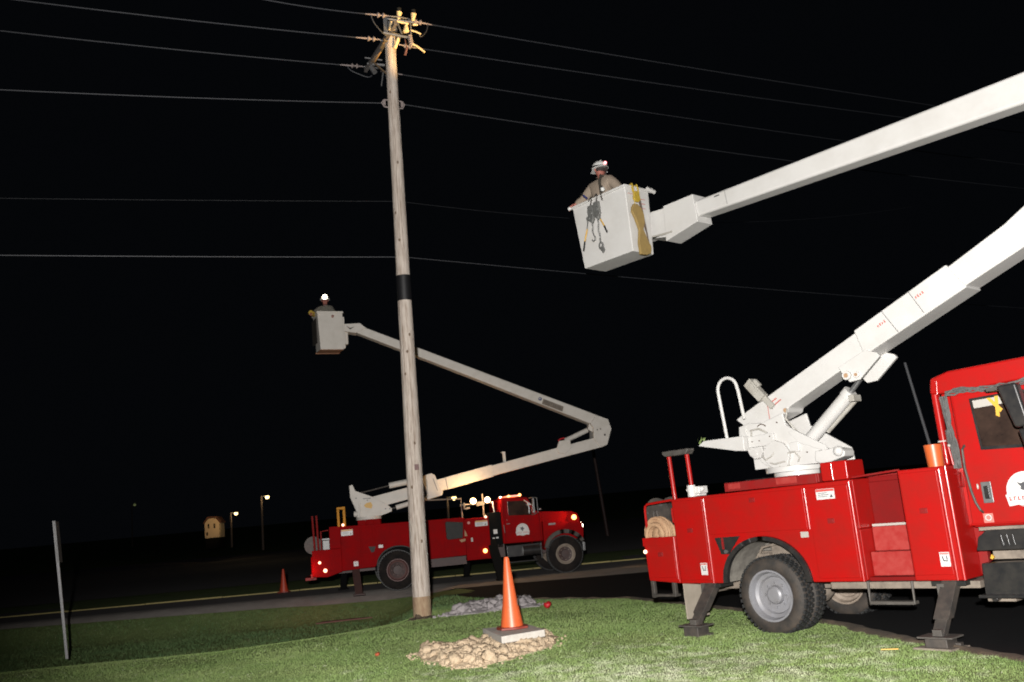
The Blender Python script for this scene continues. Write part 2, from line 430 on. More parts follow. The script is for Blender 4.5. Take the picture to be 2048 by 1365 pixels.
# main road across the view, with a paler near shoulder, then the far lot
def strip(name, xs, y0f, y1f, m, dz, n=6):
    ys = [i / n for i in range(n + 1)]
    vs = []; nx = len(xs)
    for t in ys:
        for x in xs:
            y = y0f(x) * (1 - t) + y1f(x) * t
            vs.append((x, y, gz(x, y) + dz))
    fs = [(j * nx + i, j * nx + i + 1, (j + 1) * nx + i + 1, (j + 1) * nx + i) for j in range(n) for i in range(nx - 1)]
    me = bpy.data.meshes.new(name); me.from_pydata(vs, [], fs); me.materials.append(m)
    o = bpy.data.objects.new(name, me); COL.objects.link(o); o['kind'] = 'structure'
    return o
RX = [-150, -80, -50] + frange(-34, 20, 1.0) + [40, 80, 150]
strip('road', RX, lambda x: road_near(x) + 0.7, lambda x: 33.2, M['asphalt'], 0.012)
strip('road_shoulder', RX, lambda x: road_near(x) - 0.25 - 1.55 * sst(-3.3, -2.0, x), lambda x: road_near(x) + 0.9, M['shoulder'], 0.016)
LX = frange(-60, 40, 1.0)
kb = MB() if False else None
def kerb_y(x): return 30.55 - 0.015 * (x + 18)
strip('parking_lot', [-150, -80, -50] + frange(-34, 30, 4) + [60, 150], lambda x: 37.5, lambda x: 92.0, M['asphalt'], 0.03, 14)
VG = lambda x: 32.6 + 0.4 * math.sin(x * 0.7)
strip('road_verge', frange(-16, 3, 0.5), lambda x: kerb_y(x) + 0.13, VG, M['lawn'], 0.05)
# fresh asphalt driveway from the road to the lower right
dr_l = [(-2.9, 24.2), (-2.1, 22.8), (-0.8, 20.9), (0.6, 20.0), (1.9, 19.0), (2.9, 16.0), (3.55, 14.2), (4.0, 12.6), (4.12, 11.4), (4.35, 10.3), (4.6, 9.3), (4.9, 7.5), (5.2, 4.0), (5.5, -4)]
def dr_row(i):
    x0, y0 = dr_l[i]
    xr, yr = [(14, 27.4), (14, 26), (14, 24), (14, 22), (14, 20), (14, 17), (14, 15), (14, 13), (14, 11.6), (14, 10.4), (14, 9.3), (14, 7.5), (14, 4), (14, -4)][i]
    return [(x0 + (xr - x0) * t, y0 + (yr - y0) * t) for t in [j / 16 for j in range(17)]]
rows = [[(-3.2 + (14 + 3.2) * j / 16, 24.75) for j in range(17)]] + [dr_row(i) for i in range(len(dr_l))]
def fine(rows, k=4):
    out = []
    for a, b in zip(rows[:-1], rows[1:]):
        for q in range(k):
            t = q / k
            out.append([(p[0] * (1 - t) + s_[0] * t, p[1] * (1 - t) + s_[1] * t) for p, s_ in zip(a, b)])
    return out + [rows[-1]]
def rowsheet(name, rows, m, dz):
    vs = [(x, y, gz(x, y) + dz) for r in rows for x, y in r]
    nx = len(rows[0])
    fs = [(j * nx + i, (j + 1) * nx + i, (j + 1) * nx + i + 1, j * nx + i + 1) for j in range(len(rows) - 1) for i in range(nx - 1)]
    me = bpy.data.meshes.new(name); me.from_pydata(vs, [], fs); me.materials.append(m)
    o = bpy.data.objects.new(name, me); COL.objects.link(o); o['kind'] = 'structure'; return o
rowsheet('driveway', fine(rows), M['asphalt_new'], 0.014)
def dleft(y):
    for (x0, y0), (x1, y1) in zip(dr_l[:-1], dr_l[1:]):
        if y1 <= y <= y0: return x0 + (x1 - x0) * (y0 - y) / (y0 - y1)
    return dr_l[0][0] if y > 24 else 5.2
kb = MB()
for i, x in enumerate(frange(-60, 40, 2.5)[:-1]):
    p = [(x + 0.01, kerb_y(x)), (x + 2.49, kerb_y(x + 2.5)), (x + 2.49, kerb_y(x + 2.5) + 0.13), (x + 0.01, kerb_y(x) + 0.13)]
    kb.plan(p, gz(x, 30.5) - 0.03, gz(x, 30.5) + 0.052 + 0.005 * math.sin(i * 3.7))
o = kb.build('kerb', M['line'], bevel=0.012); o['kind'] = 'structure'
# bare soil lip along the driveway edge
lip = MB()
pts = []
yy = 8.0
while yy < 20.5:
    pts.append((dleft(yy) - 0.02 + rnd(-0.03, 0.03), yy)); yy += 0.12
vs = []
for x, y in pts:
    wd = rnd(0.07, 0.15)
    vs += [(x - wd, y, gz(x - wd, y) + 0.004), (x - wd * 0.3, y, gz(x, y) + rnd(0.025, 0.045)), (x + 0.10, y, gz(x, y) + 0.016)]
lip._add([Vector(v) for v in vs], [(3 * i + k, 3 * i + k + 1, 3 * i + k + 4, 3 * i + k + 3) for i in range(len(pts) - 1) for k in range(2)])
o = lip.build('soil_edge', M['edge_dirt']); o['kind'] = 'structure'

# grass blades (nobody could count them)
rng_ = np.random.default_rng(3)
def blades(n, x0, x1, y0, y1, h0, h1, wd, name, label, mt='blade'):
    X = rng_.uniform(x0, x1, n); Y = rng_.uniform(y0, y1, n)
    rn = np.where(X < -6, 26.35 - 0.035 * (X + 6), 26.3 - 0.02 * (X + 6))
    sm = lambda a_, b_, v: (lambda t: t * t * (3 - 2 * t))(np.clip((v - a_) / (b_ - a_), 0, 1))
    yy_ = [p[1] for p in dr_l][::-1]; xx_ = [p[0] for p in dr_l][::-1]
    dl = np.interp(Y, yy_, xx_)
    k = (np.abs(X / np.maximum(Y, 1)) < 0.75) & ~((X > dl - 0.06) & (Y < 24)) & (Y < rn - 0.3 - 1.55 * sm(-3.3, -2.0, X))
    k &= ~((Y > 22.6) & (X > -3.2 + (24.4 - Y))) & ~(((X + 0.7) / 0.95) ** 2 + ((Y - 12.6 - 0.35 * (X + 0.6)) / 0.65) ** 2 < 0.42)
    X, Y = X[k], Y[k]; n = len(X)
    Z = gz_np(X, Y)
    pn = np.sin(X * 2.1 + np.sin(Y * 1.3)) * np.cos(Y * 1.7 + X * 0.6) * 0.7
    H = rng_.uniform(h0, h1, n) * (1 + 0.5 * pn)
    A = rng_.uniform(0, math.tau, n)
    W = wd * rng_.uniform(0.6, 1.3, n)
    L = rng_.uniform(0.1, 0.8, n) * H; B = rng_.uniform(0, math.tau, n)
    V = np.empty((n, 3, 3))
    V[:, 0] = np.stack([X - np.cos(A) * W, Y - np.sin(A) * W, Z - 0.004], 1)
    V[:, 1] = np.stack([X + np.cos(A) * W, Y + np.sin(A) * W, Z - 0.004], 1)
    V[:, 2] = np.stack([X + np.cos(B) * L, Y + np.sin(B) * L, Z + H], 1)
    me = bpy.data.meshes.new(name)
    me.vertices.add(n * 3); me.vertices.foreach_set('co', V.ravel())
    me.loops.add(n * 3); me.loops.foreach_set('vertex_index', np.arange(n * 3, dtype=np.int32))
    me.polygons.add(n); me.polygons.foreach_set('loop_start', np.arange(0, n * 3, 3, dtype=np.int32))
    me.polygons.foreach_set('loop_total', np.full(n, 3, dtype=np.int32))
    me.update(); me.validate()
    me.materials.append(M[mt])
    o = bpy.data.objects.new(name, me); COL.objects.link(o)
    tag(o, label, 'grass', kind='stuff')
    return o
blades(430000, -9, 5.2, 8.2, 14.5, 0.008, 0.024, 0.0024, 'lawn_grass', 'short lit lawn grass in the foreground')
blades(230000, -15, 4, 14.5, 20.5, 0.010, 0.026, 0.0038, 'crest_grass', 'lawn grass up to the crest behind the cone and pole')
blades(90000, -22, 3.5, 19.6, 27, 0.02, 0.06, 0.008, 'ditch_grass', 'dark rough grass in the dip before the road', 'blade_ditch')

# ------------------------------------------------------------------ shared truck pieces
def wheel(parent, x, z, y_out, r, rim_r, width, side, rim_m, deep, hub=True, name='wheel', dark=None, nutm=None):
    nutm = nutm or rim_m
    """side=-1: outer face towards -y. Built as part wheel > tyre(own mesh) with rim sub-part."""
    d = -side
    w_ = width
    prof = [(rim_r, y_out + d * 0.02), (rim_r + 0.02, y_out + d * 0.004), (r * 0.80, y_out), (r * 0.93, y_out + d * 0.012), (r * 0.985, y_out + d * 0.035),
            (r, y_out + d * 0.06), (r, y_out + d * (w_ - 0.06)), (r * 0.985, y_out + d * (w_ - 0.035)), (r * 0.93, y_out + d * (w_ - 0.012)),
            (r * 0.80, y_out + d * w_), (rim_r, y_out + d * (w_ - 0.02))]
    t = MB(); t.lathe([(a, b) for a, b in prof], (x, 0, z), 'Y', 64, close=True)
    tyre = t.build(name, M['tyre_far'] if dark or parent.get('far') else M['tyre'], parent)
    # tread blocks
    tb = MB(); n = 44
    for k in range(n):
        for row, off in ((0, 0), (1, 0.5), (2, 0)):
            a = 2 * math.pi * (k + off) / n
            mm = Matrix.Translation((x, 0, z)) @ Matrix.Rotation(-a, 4, 'Y')
            ya = y_out + d * (0.028 + row * (w_ - 0.05) / 3)
            yb = y_out + d * (0.028 + (row + 0.8) * (w_ - 0.05) / 3)
            tb.box(r - 0.015, r + 0.016, min(ya, yb), max(ya, yb), -0.022, 0.022, mm)
    tb.build('tread', M['tyre_tread'], tyre, smooth=False)
    rm = MB()
    dd = deep
    rm.lathe([(rim_r + 0.012, y_out + d * 0.005), (rim_r + 0.012, y_out - d * 0.006), (rim_r - 0.012, y_out - d * 0.006), (rim_r - 0.022, y_out + d * 0.02),
              (rim_r - 0.035, y_out + d * dd * 0.55), (rim_r - 0.075, y_out + d * dd * 0.72), (rim_r - 0.09, y_out + d * dd), (0.12, y_out + d * dd * 1.02),
              (0.11, y_out + d * dd * 0.6), (0.085, y_out + d * dd * 0.45), (0.0, y_out + d * dd * 0.42)], (x, 0, z), 'Y', 48, cap=False)
    rim = rm.build('rim', rim_m, tyre)
    if dark:
        h = MB(); h.lathe([(rim_r - 0.07, y_out + d * dd * 0.70), (0.13, y_out + d * dd * 0.9), (0.12, y_out + d * dd * 0.3), (0.0, y_out + d * dd * 0.25)], (x, 0, z), 'Y', 40, cap=False)
        h.build('hub', dark, tyre)
    if hub:
        h = MB()
        for k in range(8):
            a = 2 * math.pi * k / 8
            cx, cz = x + 0.155 * math.cos(a), z + 0.155 * math.sin(a)
            h.cyl((cx, y_out + d * dd * 1.01, cz), (cx, y_out + d * (dd * 1.01 - 0.03), cz), 0.014, n=6)
        h.lathe([(0.175, y_out + d * (dd * 1.0 + 0.002)), (0.175, y_out + d * (dd * 1.0 - 0.006)), (0.13, y_out + d * (dd * 1.0 - 0.006)), (0.13, y_out + d * (dd * 1.0 + 0.002))], (x, 0, z), 'Y', 32, close=True)
        h.build('nut_ring', nutm, tyre)
    return tyre

def sticker(parent, x0, x1, z0, z1, y, name='label', kind=0, base=None):
    b = MB(); b.box(x0, x1, y - 0.003, y + 0.001, z0, z1)
    o = b.build(name, base or M['label'], parent)
    wd, h = x1 - x0, z1 - z0
    if kind == 1:   # red header and small print lines
        q = MB(); q.box(x0 + 0.004, x1 - 0.004, y - 0.0045, y - 0.003, z1 - h * 0.25, z1 - 0.004); q.build('label_header', M['label_red'], o)
        q = MB()
        for k in range(3):
            q.box(x0 + wd * 0.1, x0 + wd * (0.6 + 0.08 * (k % 2)), y - 0.0045, y - 0.003, z1 - h * (0.42 + k * 0.17), z1 - h * (0.37 + k * 0.17))
        q.prism([(x1 - wd * 0.26, z0 + h * 0.15), (x1 - wd * 0.1, z0 + h * 0.15), (x1 - wd * 0.18, z0 + h * 0.48)], y - 0.0045, y - 0.003)
        q.build('label_mark', M['label_black'], o)
    if kind == 2:   # pictogram of an outrigger over a foot
        q = MB()
        q.box(x0 + 0.006, x1 - 0.006, y - 0.0045, y - 0.003, z1 - h * 0.16, z1 - h * 0.05); q.build('label_header', M['label_pink'], o)
        q = MB()
        q.prism([(x0 + wd * 0.2, z0 + h * 0.72), (x0 + wd * 0.32, z0 + h * 0.72), (x0 + wd * 0.4, z0 + h * 0.45), (x0 + wd * 0.8, z0 + h * 0.42), (x0 + wd * 0.8, z0 + h * 0.36), (x0 + wd * 0.32, z0 + h * 0.36)], y - 0.0045, y - 0.003)
        q.box(x0 + wd * 0.66, x0 + wd * 0.76, y - 0.0045, y - 0.003, z0 + h * 0.45, z0 + h * 0.76)
        q.build('label_mark', M['label_black'], o)
    return o

def badge(parent, cx, z0, wd, y, name='door_badge'):
    """white arched emblem with a dark figure over a lettered banner"""
    r = wd * 0.46
    zc = z0 + wd * 0.36
    pts = [(cx - r, z0 + wd * 0.12)] + arc(cx, zc, r, r * 1.02, 180, 0, 20) + [(cx + r, z0 + wd * 0.12)]
    b = MB(); b.prism(pts, y - 0.003, y + 0.001)
    o = b.build(name, M['label'], parent)
    for k, (rr, mt) in enumerate(((0.90, M['label_red']), (0.86, M['label']), (0.80, M['chrome_dull']), (0.76, M['label']))):
        pass
    q = MB(); q.lathe([(r * 0.80, -0.0006), (r * 0.845, -0.0006), (r * 0.845, 0.0), (r * 0.80, 0.0)], (cx, y - 0.0035, zc), 'Y', 40, close=True)
    q.build('badge_ring', M['reflector'], o)
    q = MB(); s_ = wd
    # dark figure: a bird-like shape with open wings
    fig = [(-0.20, 0.26), (-0.10, 0.22), (-0.03, 0.25), (0.02, 0.28), (0.07, 0.25), (0.05, 0.20), (0.15, 0.16), (0.09, 0.10), (0.04, 0.04), (0.01, -0.06), (-0.03, -0.06), (-0.04, 0.04), (-0.13, 0.08), (-0.11, 0.14)]
    q.prism([(cx + a * s_, zc + (b_ - 0.03) * s_) for a, b_ in fig], y - 0.0048, y - 0.003)
    q.build('badge_figure', M['label_black'], o)
    q = MB()
    q.prism([(cx - wd * 0.5, z0 + wd * 0.3), (cx + wd * 0.5, z0 + wd * 0.3), (cx + wd * 0.45, z0 + wd * 0.02), (cx + wd * 0.22, z0 + wd * 0.05), (cx, z0), (cx - wd * 0.22, z0 + wd * 0.05), (cx - wd * 0.45, z0 + wd * 0.02)], y - 0.0065, y - 0.002)
    bn = q.build('banner', M['label'], o)
    q = MB()
    for k in range(9):      # letters too soft to read in the photograph
        xx = cx - wd * 0.42 + k * wd * 0.098
        if k == 4: continue
        q.box(xx, xx + wd * 0.028, y - 0.0078, y - 0.006, z0 + wd * 0.15, z0 + wd * 0.25)
        q.box(xx, xx + wd * 0.06, y - 0.0078, y - 0.006, z0 + wd * (0.225 if k % 2 else 0.15), z0 + wd * (0.25 if k % 2 else 0.175))
    q.build('banner_lettering', M['label_red'], o)
    return o

# ------------------------------------------------------------------ NEAR TRUCK
A1 = math.atan2(-0.7497647, 0.6617045)
T1O = Vector((2.9367, 12.3648, 0))
T1M = Matrix.Translation(T1O) @ Matrix.Rotation(A1, 4, 'Z')
def L1(x, y, z): return T1M @ Vector((x, y, z))
t1 = empty('bucket_truck', T1O, A1, label='large red bucket truck at the right with its white boom raised out of the frame', cat='truck', group='red bucket trucks')

# service body (near and far side boxes, deck)
arch = arc(0.07, 0.66, 0.665, 0.58, 180, 0, 24)
side = [(-1.35, 0.655), (-0.60, 0.655)] + arch[1:-1] + [(0.74, 0.655), (1.44, 0.655), (1.44, 1.855), (-1.35, 1.825)]
b = MB()
b.prism(side, 0.0, 0.06)
b.prism([(-1.35, 1.26), (1.44, 1.26), (1.44, 1.855), (-1.35, 1.825)], 0.06, 0.5)
b.box(-1.35, -0.62, 0.06, 0.5, 0.66, 1.26); b.box(0.76, 1.44, 0.06, 0.5, 0.66, 1.26)
b.box(2.04, 2.60, 0.0, 0.5, 0.655, 1.90)
b.prism([(-1.96, 1.31), (-1.36, 1.31), (-1.36, 0.66), (-1.93, 0.70)], 0.0, 0.09)
b.box(-1.96, -1.36, 0.09, 2.4, 0.70, 0.80)
b.box(-1.96, -1.92, 0.09, 2.4, 0.80, 1.31)
b.box(-1.92, -1.36, 2.31, 2.4, 0.80, 1.31)
b.prism([(x, z) for x, z in side], 2.34, 2.4)
b.prism([(-1.35, 1.26), (1.44, 1.26), (1.44, 1.855), (-1.35, 1.825)], 1.9, 2.34)
b.box(1.441, 2.60, 1.9, 2.4, 0.655, 1.90)
b.box(-1.355, 2.55, 0.5, 1.9, 1.18, 1.26)
body = b.build('service_body', M['red'], t1, bevel=0.018, segs=3)
# steps bay between the boxes
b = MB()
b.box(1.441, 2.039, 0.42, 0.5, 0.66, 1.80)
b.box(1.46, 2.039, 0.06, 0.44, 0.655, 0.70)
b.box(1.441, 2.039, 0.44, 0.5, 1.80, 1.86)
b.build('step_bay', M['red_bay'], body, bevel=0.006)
b = MB(); b.box(1.445, 2.037, 0.20, 0.43, 0.70, 0.98); b.box(1.445, 2.037, 0.32, 0.44, 0.98, 1.27)
b.build('step_riser', M['pink_dust'], body, bevel=0.012)
b = MB(); b.box(1.46, 2.03, 0.315, 0.41, 1.272, 1.30)
b.build('step_tread', M['reflector'], body)
b = MB(); b.tube([(1.98, 0.25, 1.05), (1.98, 0.20, 1.2), (1.98, 0.20, 1.55), (1.98, 0.25, 1.7)], 0.014)
b.build('grab_handle', M['red_dirty'], body)
# proud doors with gaps
for (x0, x1, z0, z1) in ((-1.325, -0.80, 0.70, 1.79), (-0.74, 0.78, 1.30, 1.80), (0.84, 1.395, 0.70, 1.80), (2.065, 2.50, 0.72, 1.86), (-1.90, -1.40, 0.74, 1.27)):
    b = MB(); b.box(x0, x1, -0.012, 0.001, z0, z1)
    d = b.build('compartment_door', M['red'], body, bevel=0.007, segs=2)
    lx = x0 + (x1 - x0) * (0.5 if x1 - x0 > 1 else 0.5); lz = z0 + (z1 - z0) * (0.83 if x1 - x0 > 1 else 0.62)
    q = MB(); q.box(lx - 0.045, lx + 0.045, -0.019, -0.011, lz - 0.03, lz + 0.03); q.box(lx - 0.03, lx + 0.03, -0.026, -0.019, lz - 0.012, lz + 0.016)
    q.build('latch', M['red_dirty'], d, bevel=0.004)
for x, z0, z1 in ((-0.77, 0.66, 1.79), (0.81, 1.30, 1.80), (1.425, 0.66, 1.83), (2.53, 0.66, 1.87), (-1.375, 0.72, 1.30)):
    b = MB()
    b.cyl((x, -0.008, z0), (x, -0.008, z1), 0.016, n=14)
    for zz in (z0 + 0.15, (z0 + z1) / 2, z1 - 0.15): b.cyl((x, -0.008, zz - 0.035), (x, -0.008, zz + 0.035), 0.021, n=12)
    b.build('door_hinge', M['red_trim'], body)
b = MB(); b.cyl((2.60, 0.005, 0.66), (2.60, 0.005, 1.895), 0.02, n=14); b.build('corner_trim', M['red_trim'], body)
# top boxes
b = MB(); b.box(-0.40, 1.02, 0.02, 0.42, 1.856, 1.97); b.box(-0.40, 1.0, 0.0, 0.02, 1.85, 1.965)
tb = b.build('top_tray', M['red_dirty'], body, bevel=0.008)
b = MB(); b.box(-0.10, 0.20, 0.08, 0.30, 1.971, 1.985); b.build('tray_hatch', M['dark'], tb)
b = MB(); b.box(-0.33, -0.14, -0.006, 0.0, 1.88, 1.95); b.build('scuffed_plate', M['pink_dust'], tb)
b = MB(); b.box(0.42, 0.72, -0.006, 0.0, 1.88, 1.96); b.build('scuffed_plate', M['pink_dust'], tb)
b = MB(); b.box(1.06, 1.42, 0.01, 0.42, 1.857, 2.09)
b.build('top_box', M['red'], body, bevel=0.02, segs=3)
b = MB(); b.cyl((1.22, 0.005, 1.87), (1.22, 0.005, 2.07), 0.014); b.build('door_hinge', M['red_trim'], body)
b = MB(); b.box(1.44, 2.05, 0.40, 0.44, 1.86, 1.90); b.cyl((1.44, 0.06, 1.875), (2.04, 0.06, 1.905), 0.013); b.build('top_rail', M['red_dirty'], body)
# wheel arch lip, liner and inner wall
b = MB(); o_ = arc(0.07, 0.66, 0.668, 0.583, 180, 0, 30); i_ = arc(0.07, 0.66, 0.60, 0.53, 180, 0, 30)
for k in range(30):
    b.prism([o_[k], o_[k + 1], i_[k + 1], i_[k]], -0.03, 0.03)
bmesh.ops.remove_doubles(b.bm, verts=b.bm.verts[:], dist=0.0002)
b.build('wheel_arch_lip', M['black_gloss'], body)
b = MB(); o_ = arc(0.07, 0.66, 0.66, 0.575, 180, 0, 30)
vs = [(x, 0.03, z) for x, z in o_] + [(x, 0.72, z) for x, z in o_]
b._add([Vector(v) for v in vs], [(k, k + 1, k + 32, k + 31) for k in range(30)])
b.box(-0.6, 0.74, 0.70, 0.74, 0.66, 1.24)
b.build('wheel_well', M['well'], body)
b = MB()
b.box(-0.35, 0.5, 0.5, 0.62, 0.93, 1.02); b.box(-0.1, 0.2, 0.45, 0.6, 0.70, 1.1); b.box(-0.28, -0.12, 0.4, 0.6, 0.80, 1.0)
b.tube([(-0.5, 0.45, 0.75), (-0.2, 0.4, 1.08), (0.1, 0.42, 1.13), (0.45, 0.45, 0.9)], 0.02)
b.build('suspension', M['frame'], body, bevel=0.006)
# fuel filler recess
b = MB(); b.prism([(-0.66, 1.255), (-0.25, 1.262), (-0.46, 1.035), (-0.58, 1.035)], -0.016, 0.002)
f = b.build('fuel_recess', M['black'], body)
b = MB(); b.box(-0.545, -0.515, -0.028, -0.016, 1.10, 1.25); b.build('fuel_bar', M['red_dirty'], f)
b = MB(); b.cyl((-0.49, -0.04, 1.07), (-0.49, -0.016, 1.07), 0.026); b.build('fuel_cap', M['chrome_dull'], f)
# labels
sticker(body, 0.97, 1.22, 1.645, 1.77, -0.0125, 'warning_label', 1)
sticker(body, -0.955, -0.845, 0.77, 0.93, -0.0125, 'foot_label', 2)
sticker(body, 2.375, 2.485, 0.81, 0.965, -0.0125, 'foot_label', 2)
sticker(body, 0.665, 0.775, 1.20, 1.27, -0.001, 'reflector', 0, M['reflector'])
# tray hoop at the tail
b = MB(); b.tube([(-1.89, 0.03, 0.72), (-1.885, 0.03, 1.30), (-1.885, 0.03, 1.70), (-1.87, 0.03, 1.76), (-1.82, 0.03, 1.79), (-1.36, 0.03, 1.815)], 0.018)
b.tube([(-1.40, 0.06, 1.70), (-1.39, 0.04, 1.62), (-1.40, 0.06, 1.5)], 0.012)
b.build('tray_hoop', M['red'], body)
b = MB(); b.box(-1.965, -1.36, -0.014, 0.0, 1.19, 1.31); b.build('tray_rim', M['red'], body, bevel=0.006)
b = MB(); b.ball((-1.925, -0.02, 1.115), 0.028); b.build('marker_lamp', M['lamp_marker'], body)
# two red posts with a grey saddle
p = MB(); p.cyl((-1.37, 0.12, 1.80), (-1.39, 0.12, 2.44), 0.032, n=14); p.cyl((-1.04, 0.12, 1.80), (-1.06, 0.12, 2.44), 0.032, n=14)
po = p.build('boom_rest', M['red'], t1)
p = MB(); p.prism([(-1.45, 2.47), (-1.40, 2.43), (-1.02, 2.43), (-0.98, 2.48), (-0.98, 2.51), (-1.45, 2.51)], 0.04, 0.2); p.build('rest_pad', M['steel'], po, bevel=0.012)
p = MB(); p.box(-1.07, -0.87, 0.05, 0.25, 1.87, 1.97); p.cyl((-0.99, 0.04, 1.83), (-0.99, 0.04, 1.995), 0.06); p.box(-1.05, -0.89, 0.06, 0.24, 1.835, 1.87); p.ball((-1.09, 0.1, 1.93), 0.035); p.ball((-0.86, 0.1, 1.93), 0.04)
p.build('white_valve_box', M['white'], t1, bevel=0.012)
# chassis
b = MB(); b.box(-1.7, 5.6, 0.75, 0.86, 0.50, 0.72); b.box(-1.7, 5.6, 1.55, 1.66, 0.50, 0.72); b.box(0.9, 2.7, 0.12, 0.72, 0.56, 0.64)
b.box(2.68, 2.98, 0.28, 0.6, 0.40, 0.64); b.box(2.6, 3.0, 0.5, 1.9, 0.55, 0.75)
b.cyl((0.06, 0.3, 0.48), (0.06, 2.1, 0.48), 0.09); b.ball((0.06, 1.2, 0.48), 0.22); b.cyl((0.2, 1.2, 0.5), (3.4, 1.2, 0.65), 0.05)
b.box(-1.5, -1.36, 0.3, 2.1, 0.45, 0.66)
b.build('chassis', M['frame'], t1, bevel=0.01)
# wheels
wheel(t1, 0.06, 0.485, 0.05, 0.485, 0.315, 0.25, -1, M['rim'], 0.13)
wheel(t1, 0.06, 0.485, 0.33, 0.485, 0.315, 0.25, -1, M['rim_dirty'], 0.03, False)
wheel(t1, 0.06, 0.485, 1.82, 0.485, 0.315, 0.25, -1, M['rim_dirty'], 0.09, False)
wheel(t1, 0.06, 0.485, 2.10, 0.485, 0.315, 0.25, -1, M['rim_dirty'], 0.05, False)
wheel(t1, 5.15, 0.485, 0.18, 0.485, 0.315, 0.26, -1, M['rim'], 0.03)
wheel(t1, 5.15, 0.485, 1.96, 0.485, 0.315, 0.26, -1, M['rim'], 0.03, False)
# mud flap, rear and side steps
b = MB(); b.box(-1.345, -1.325, 0.03, 0.52, 0.17, 0.655); b.build('mud_flap', M['flap'], t1)
b = MB()
b.box(-1.93, -1.87, 0.02, 0.08, 0.46, 0.70); b.box(-1.54, -1.48, 0.02, 0.08, 0.50, 0.70); b.box(-1.91, -1.48, 0.015, 0.13, 0.475, 0.51)
b.build('rear_step', M['steel_dark'], t1, bevel=0.008)
b = MB(); b.tube([(1.45, 0.03, 0.655), (1.44, 0.03, 0.42), (1.98, 0.03, 0.41), (1.985, 0.03, 0.655)], 0.018); b.box(1.45, 1.98, 0.0, 0.13, 0.395, 0.43)
b.build('side_step', M['steel'], t1, bevel=0.004)
# outriggers reach outwards to their pads
def outrigger(parent, x, ztop, yfoot, ytop, zf, w_, name, m1, m2, pad=True, far=False):
    s_ = 1 if not far else -1
    def P(t, dx, dy): return (x + dx, ytop + (yfoot - ytop) * t + dy, ztop + (zf - ztop) * t)
    b = MB()
    for (t0, t1_, k) in ((0, 0.72, 1.0), (0.5, 1.0, 0.78)):
        vs = []
        for t in (t0, t1_):
            for sx, sy in ((-1, -1), (1, -1), (1, 1), (-1, 1)):
                vs.append(Vector(P(t, sx * w_ * k, sy * 0.07 * k)))
        b._add(vs, ((0, 3, 2, 1), (4, 5, 6, 7), (0, 1, 5, 4), (1, 2, 6, 5), (2, 3, 7, 6), (3, 0, 4, 7)))
    leg = b.build(name, m1, parent, bevel=0.006)
    q = MB()
    q.box(x - 0.19, x + 0.19, yfoot - 0.13, yfoot + 0.15, zf - 0.012, zf + 0.006)
    q.box(x - 0.05, x + 0.05, yfoot - 0.05, yfoot + 0.05, zf, zf + 0.07)
    q.build('foot_plate', m2, leg, bevel=0.004)
    return leg
l_ = outrigger(t1, -0.84, 0.70, -0.42, 0.12, 0.17, 0.085, 'outrigger', M['steel_dark'], M['steel'])
l_ = outrigger(t1, 2.42, 0.70, -0.42, 0.12, 0.13, 0.085, 'outrigger', M['steel_dark'], M['steel'])
outrigger(t1, -0.84, 0.70, 2.82, 2.28, 0.08, 0.085, 'outrigger', M['steel_dark'], M['steel'])
outrigger(t1, 2.42, 0.70, 2.82, 2.28, 0.08, 0.085, 'outrigger', M['steel_dark'], M['steel'])
b = MB(); b.box(2.22, 2.60, 0.0, 0.3, 0.60, 0.652); b.box(-0.98, -0.68, 0.0, 0.3, 0.60, 0.652); b.build('outrigger_socket', M['black'], t1, bevel=0.006)
b = MB(); b.box(2.30, 2.38, -0.05, 0.02, 0.50, 0.63); b.box(-0.99, -0.93, -0.02, 0.05, 0.5, 0.66); b.build('leg_plate', M['steel'], t1)

# cab
b = MB()
b.prism([(2.69, 1.20), (4.28, 1.20), (4.28, 2.02), (3.98, 2.72), (2.69, 2.72)], 0.22, 2.18)
b.prism([(2.47, 2.72), (2.50, 2.90), (2.72, 2.955), (3.8, 2.97), (4.02, 2.74), (2.70, 2.70)], 0.22, 2.18)
b.box(2.47, 2.545, 0.24, 0.34, 1.90, 2.74)
b.box(2.53, 2.69, 0.36, 2.1, 1.2, 2.74)
cab = b.build('cab', M['red'], t1, bevel=0.03, segs=3)
b = MB(); b.box(2.602, 2.70, 0.44, 0.52, 0.68, 1.91); b.tube([(2.60, 0.2, 1.80), (2.68, 0.2, 1.81), (2.69, 0.2, 1.66), (2.62, 0.2, 1.66)], 0.01)
b.build('cab_side_filler', M['red_dirty'], cab, bevel=0.006)
b = MB(); b.prism([(4.20, 1.0), (5.95, 0.95), (5.95, 1.55), (5.75, 1.85), (4.20, 2.03)], 0.35, 2.05)
b.prism([(4.3, 0.9), (4.58, 0.95)] + arc(5.15, 0.60, 0.58, 0.6, 170, 10, 12) + [(5.95, 0.9), (5.95, 1.35), (4.3, 1.45)], 0.18, 0.45)
b.prism([(4.3, 0.9), (4.58, 0.95)] + arc(5.15, 0.60, 0.58, 0.6, 170, 10, 12) + [(5.95, 0.9), (5.95, 1.35), (4.3, 1.45)], 1.95, 2.22)
b.build('hood', M['red'], t1, bevel=0.04, segs=3)
b = MB(); b.box(5.95, 6.0, 0.6, 1.8, 0.95, 1.55); b.box(5.92, 6.12, 0.15, 2.25, 0.55, 0.88); b.build('grille', M['chrome_dull'], t1, bevel=0.02)
b = MB(); b.box(5.94, 5.99, 0.28, 0.55, 1.1, 1.3); b.build('headlight', M['label'], t1); b = MB(); b.box(5.94, 5.99, 1.85, 2.12, 1.1, 1.3); b.build('headlight', M['label'], t1)
b = MB(); b.prism([(4.285, 2.06), (4.30, 2.06), (4.01, 2.70), (3.995, 2.70)], 0.32, 2.08); b.build('windscreen', M['glass'], cab)
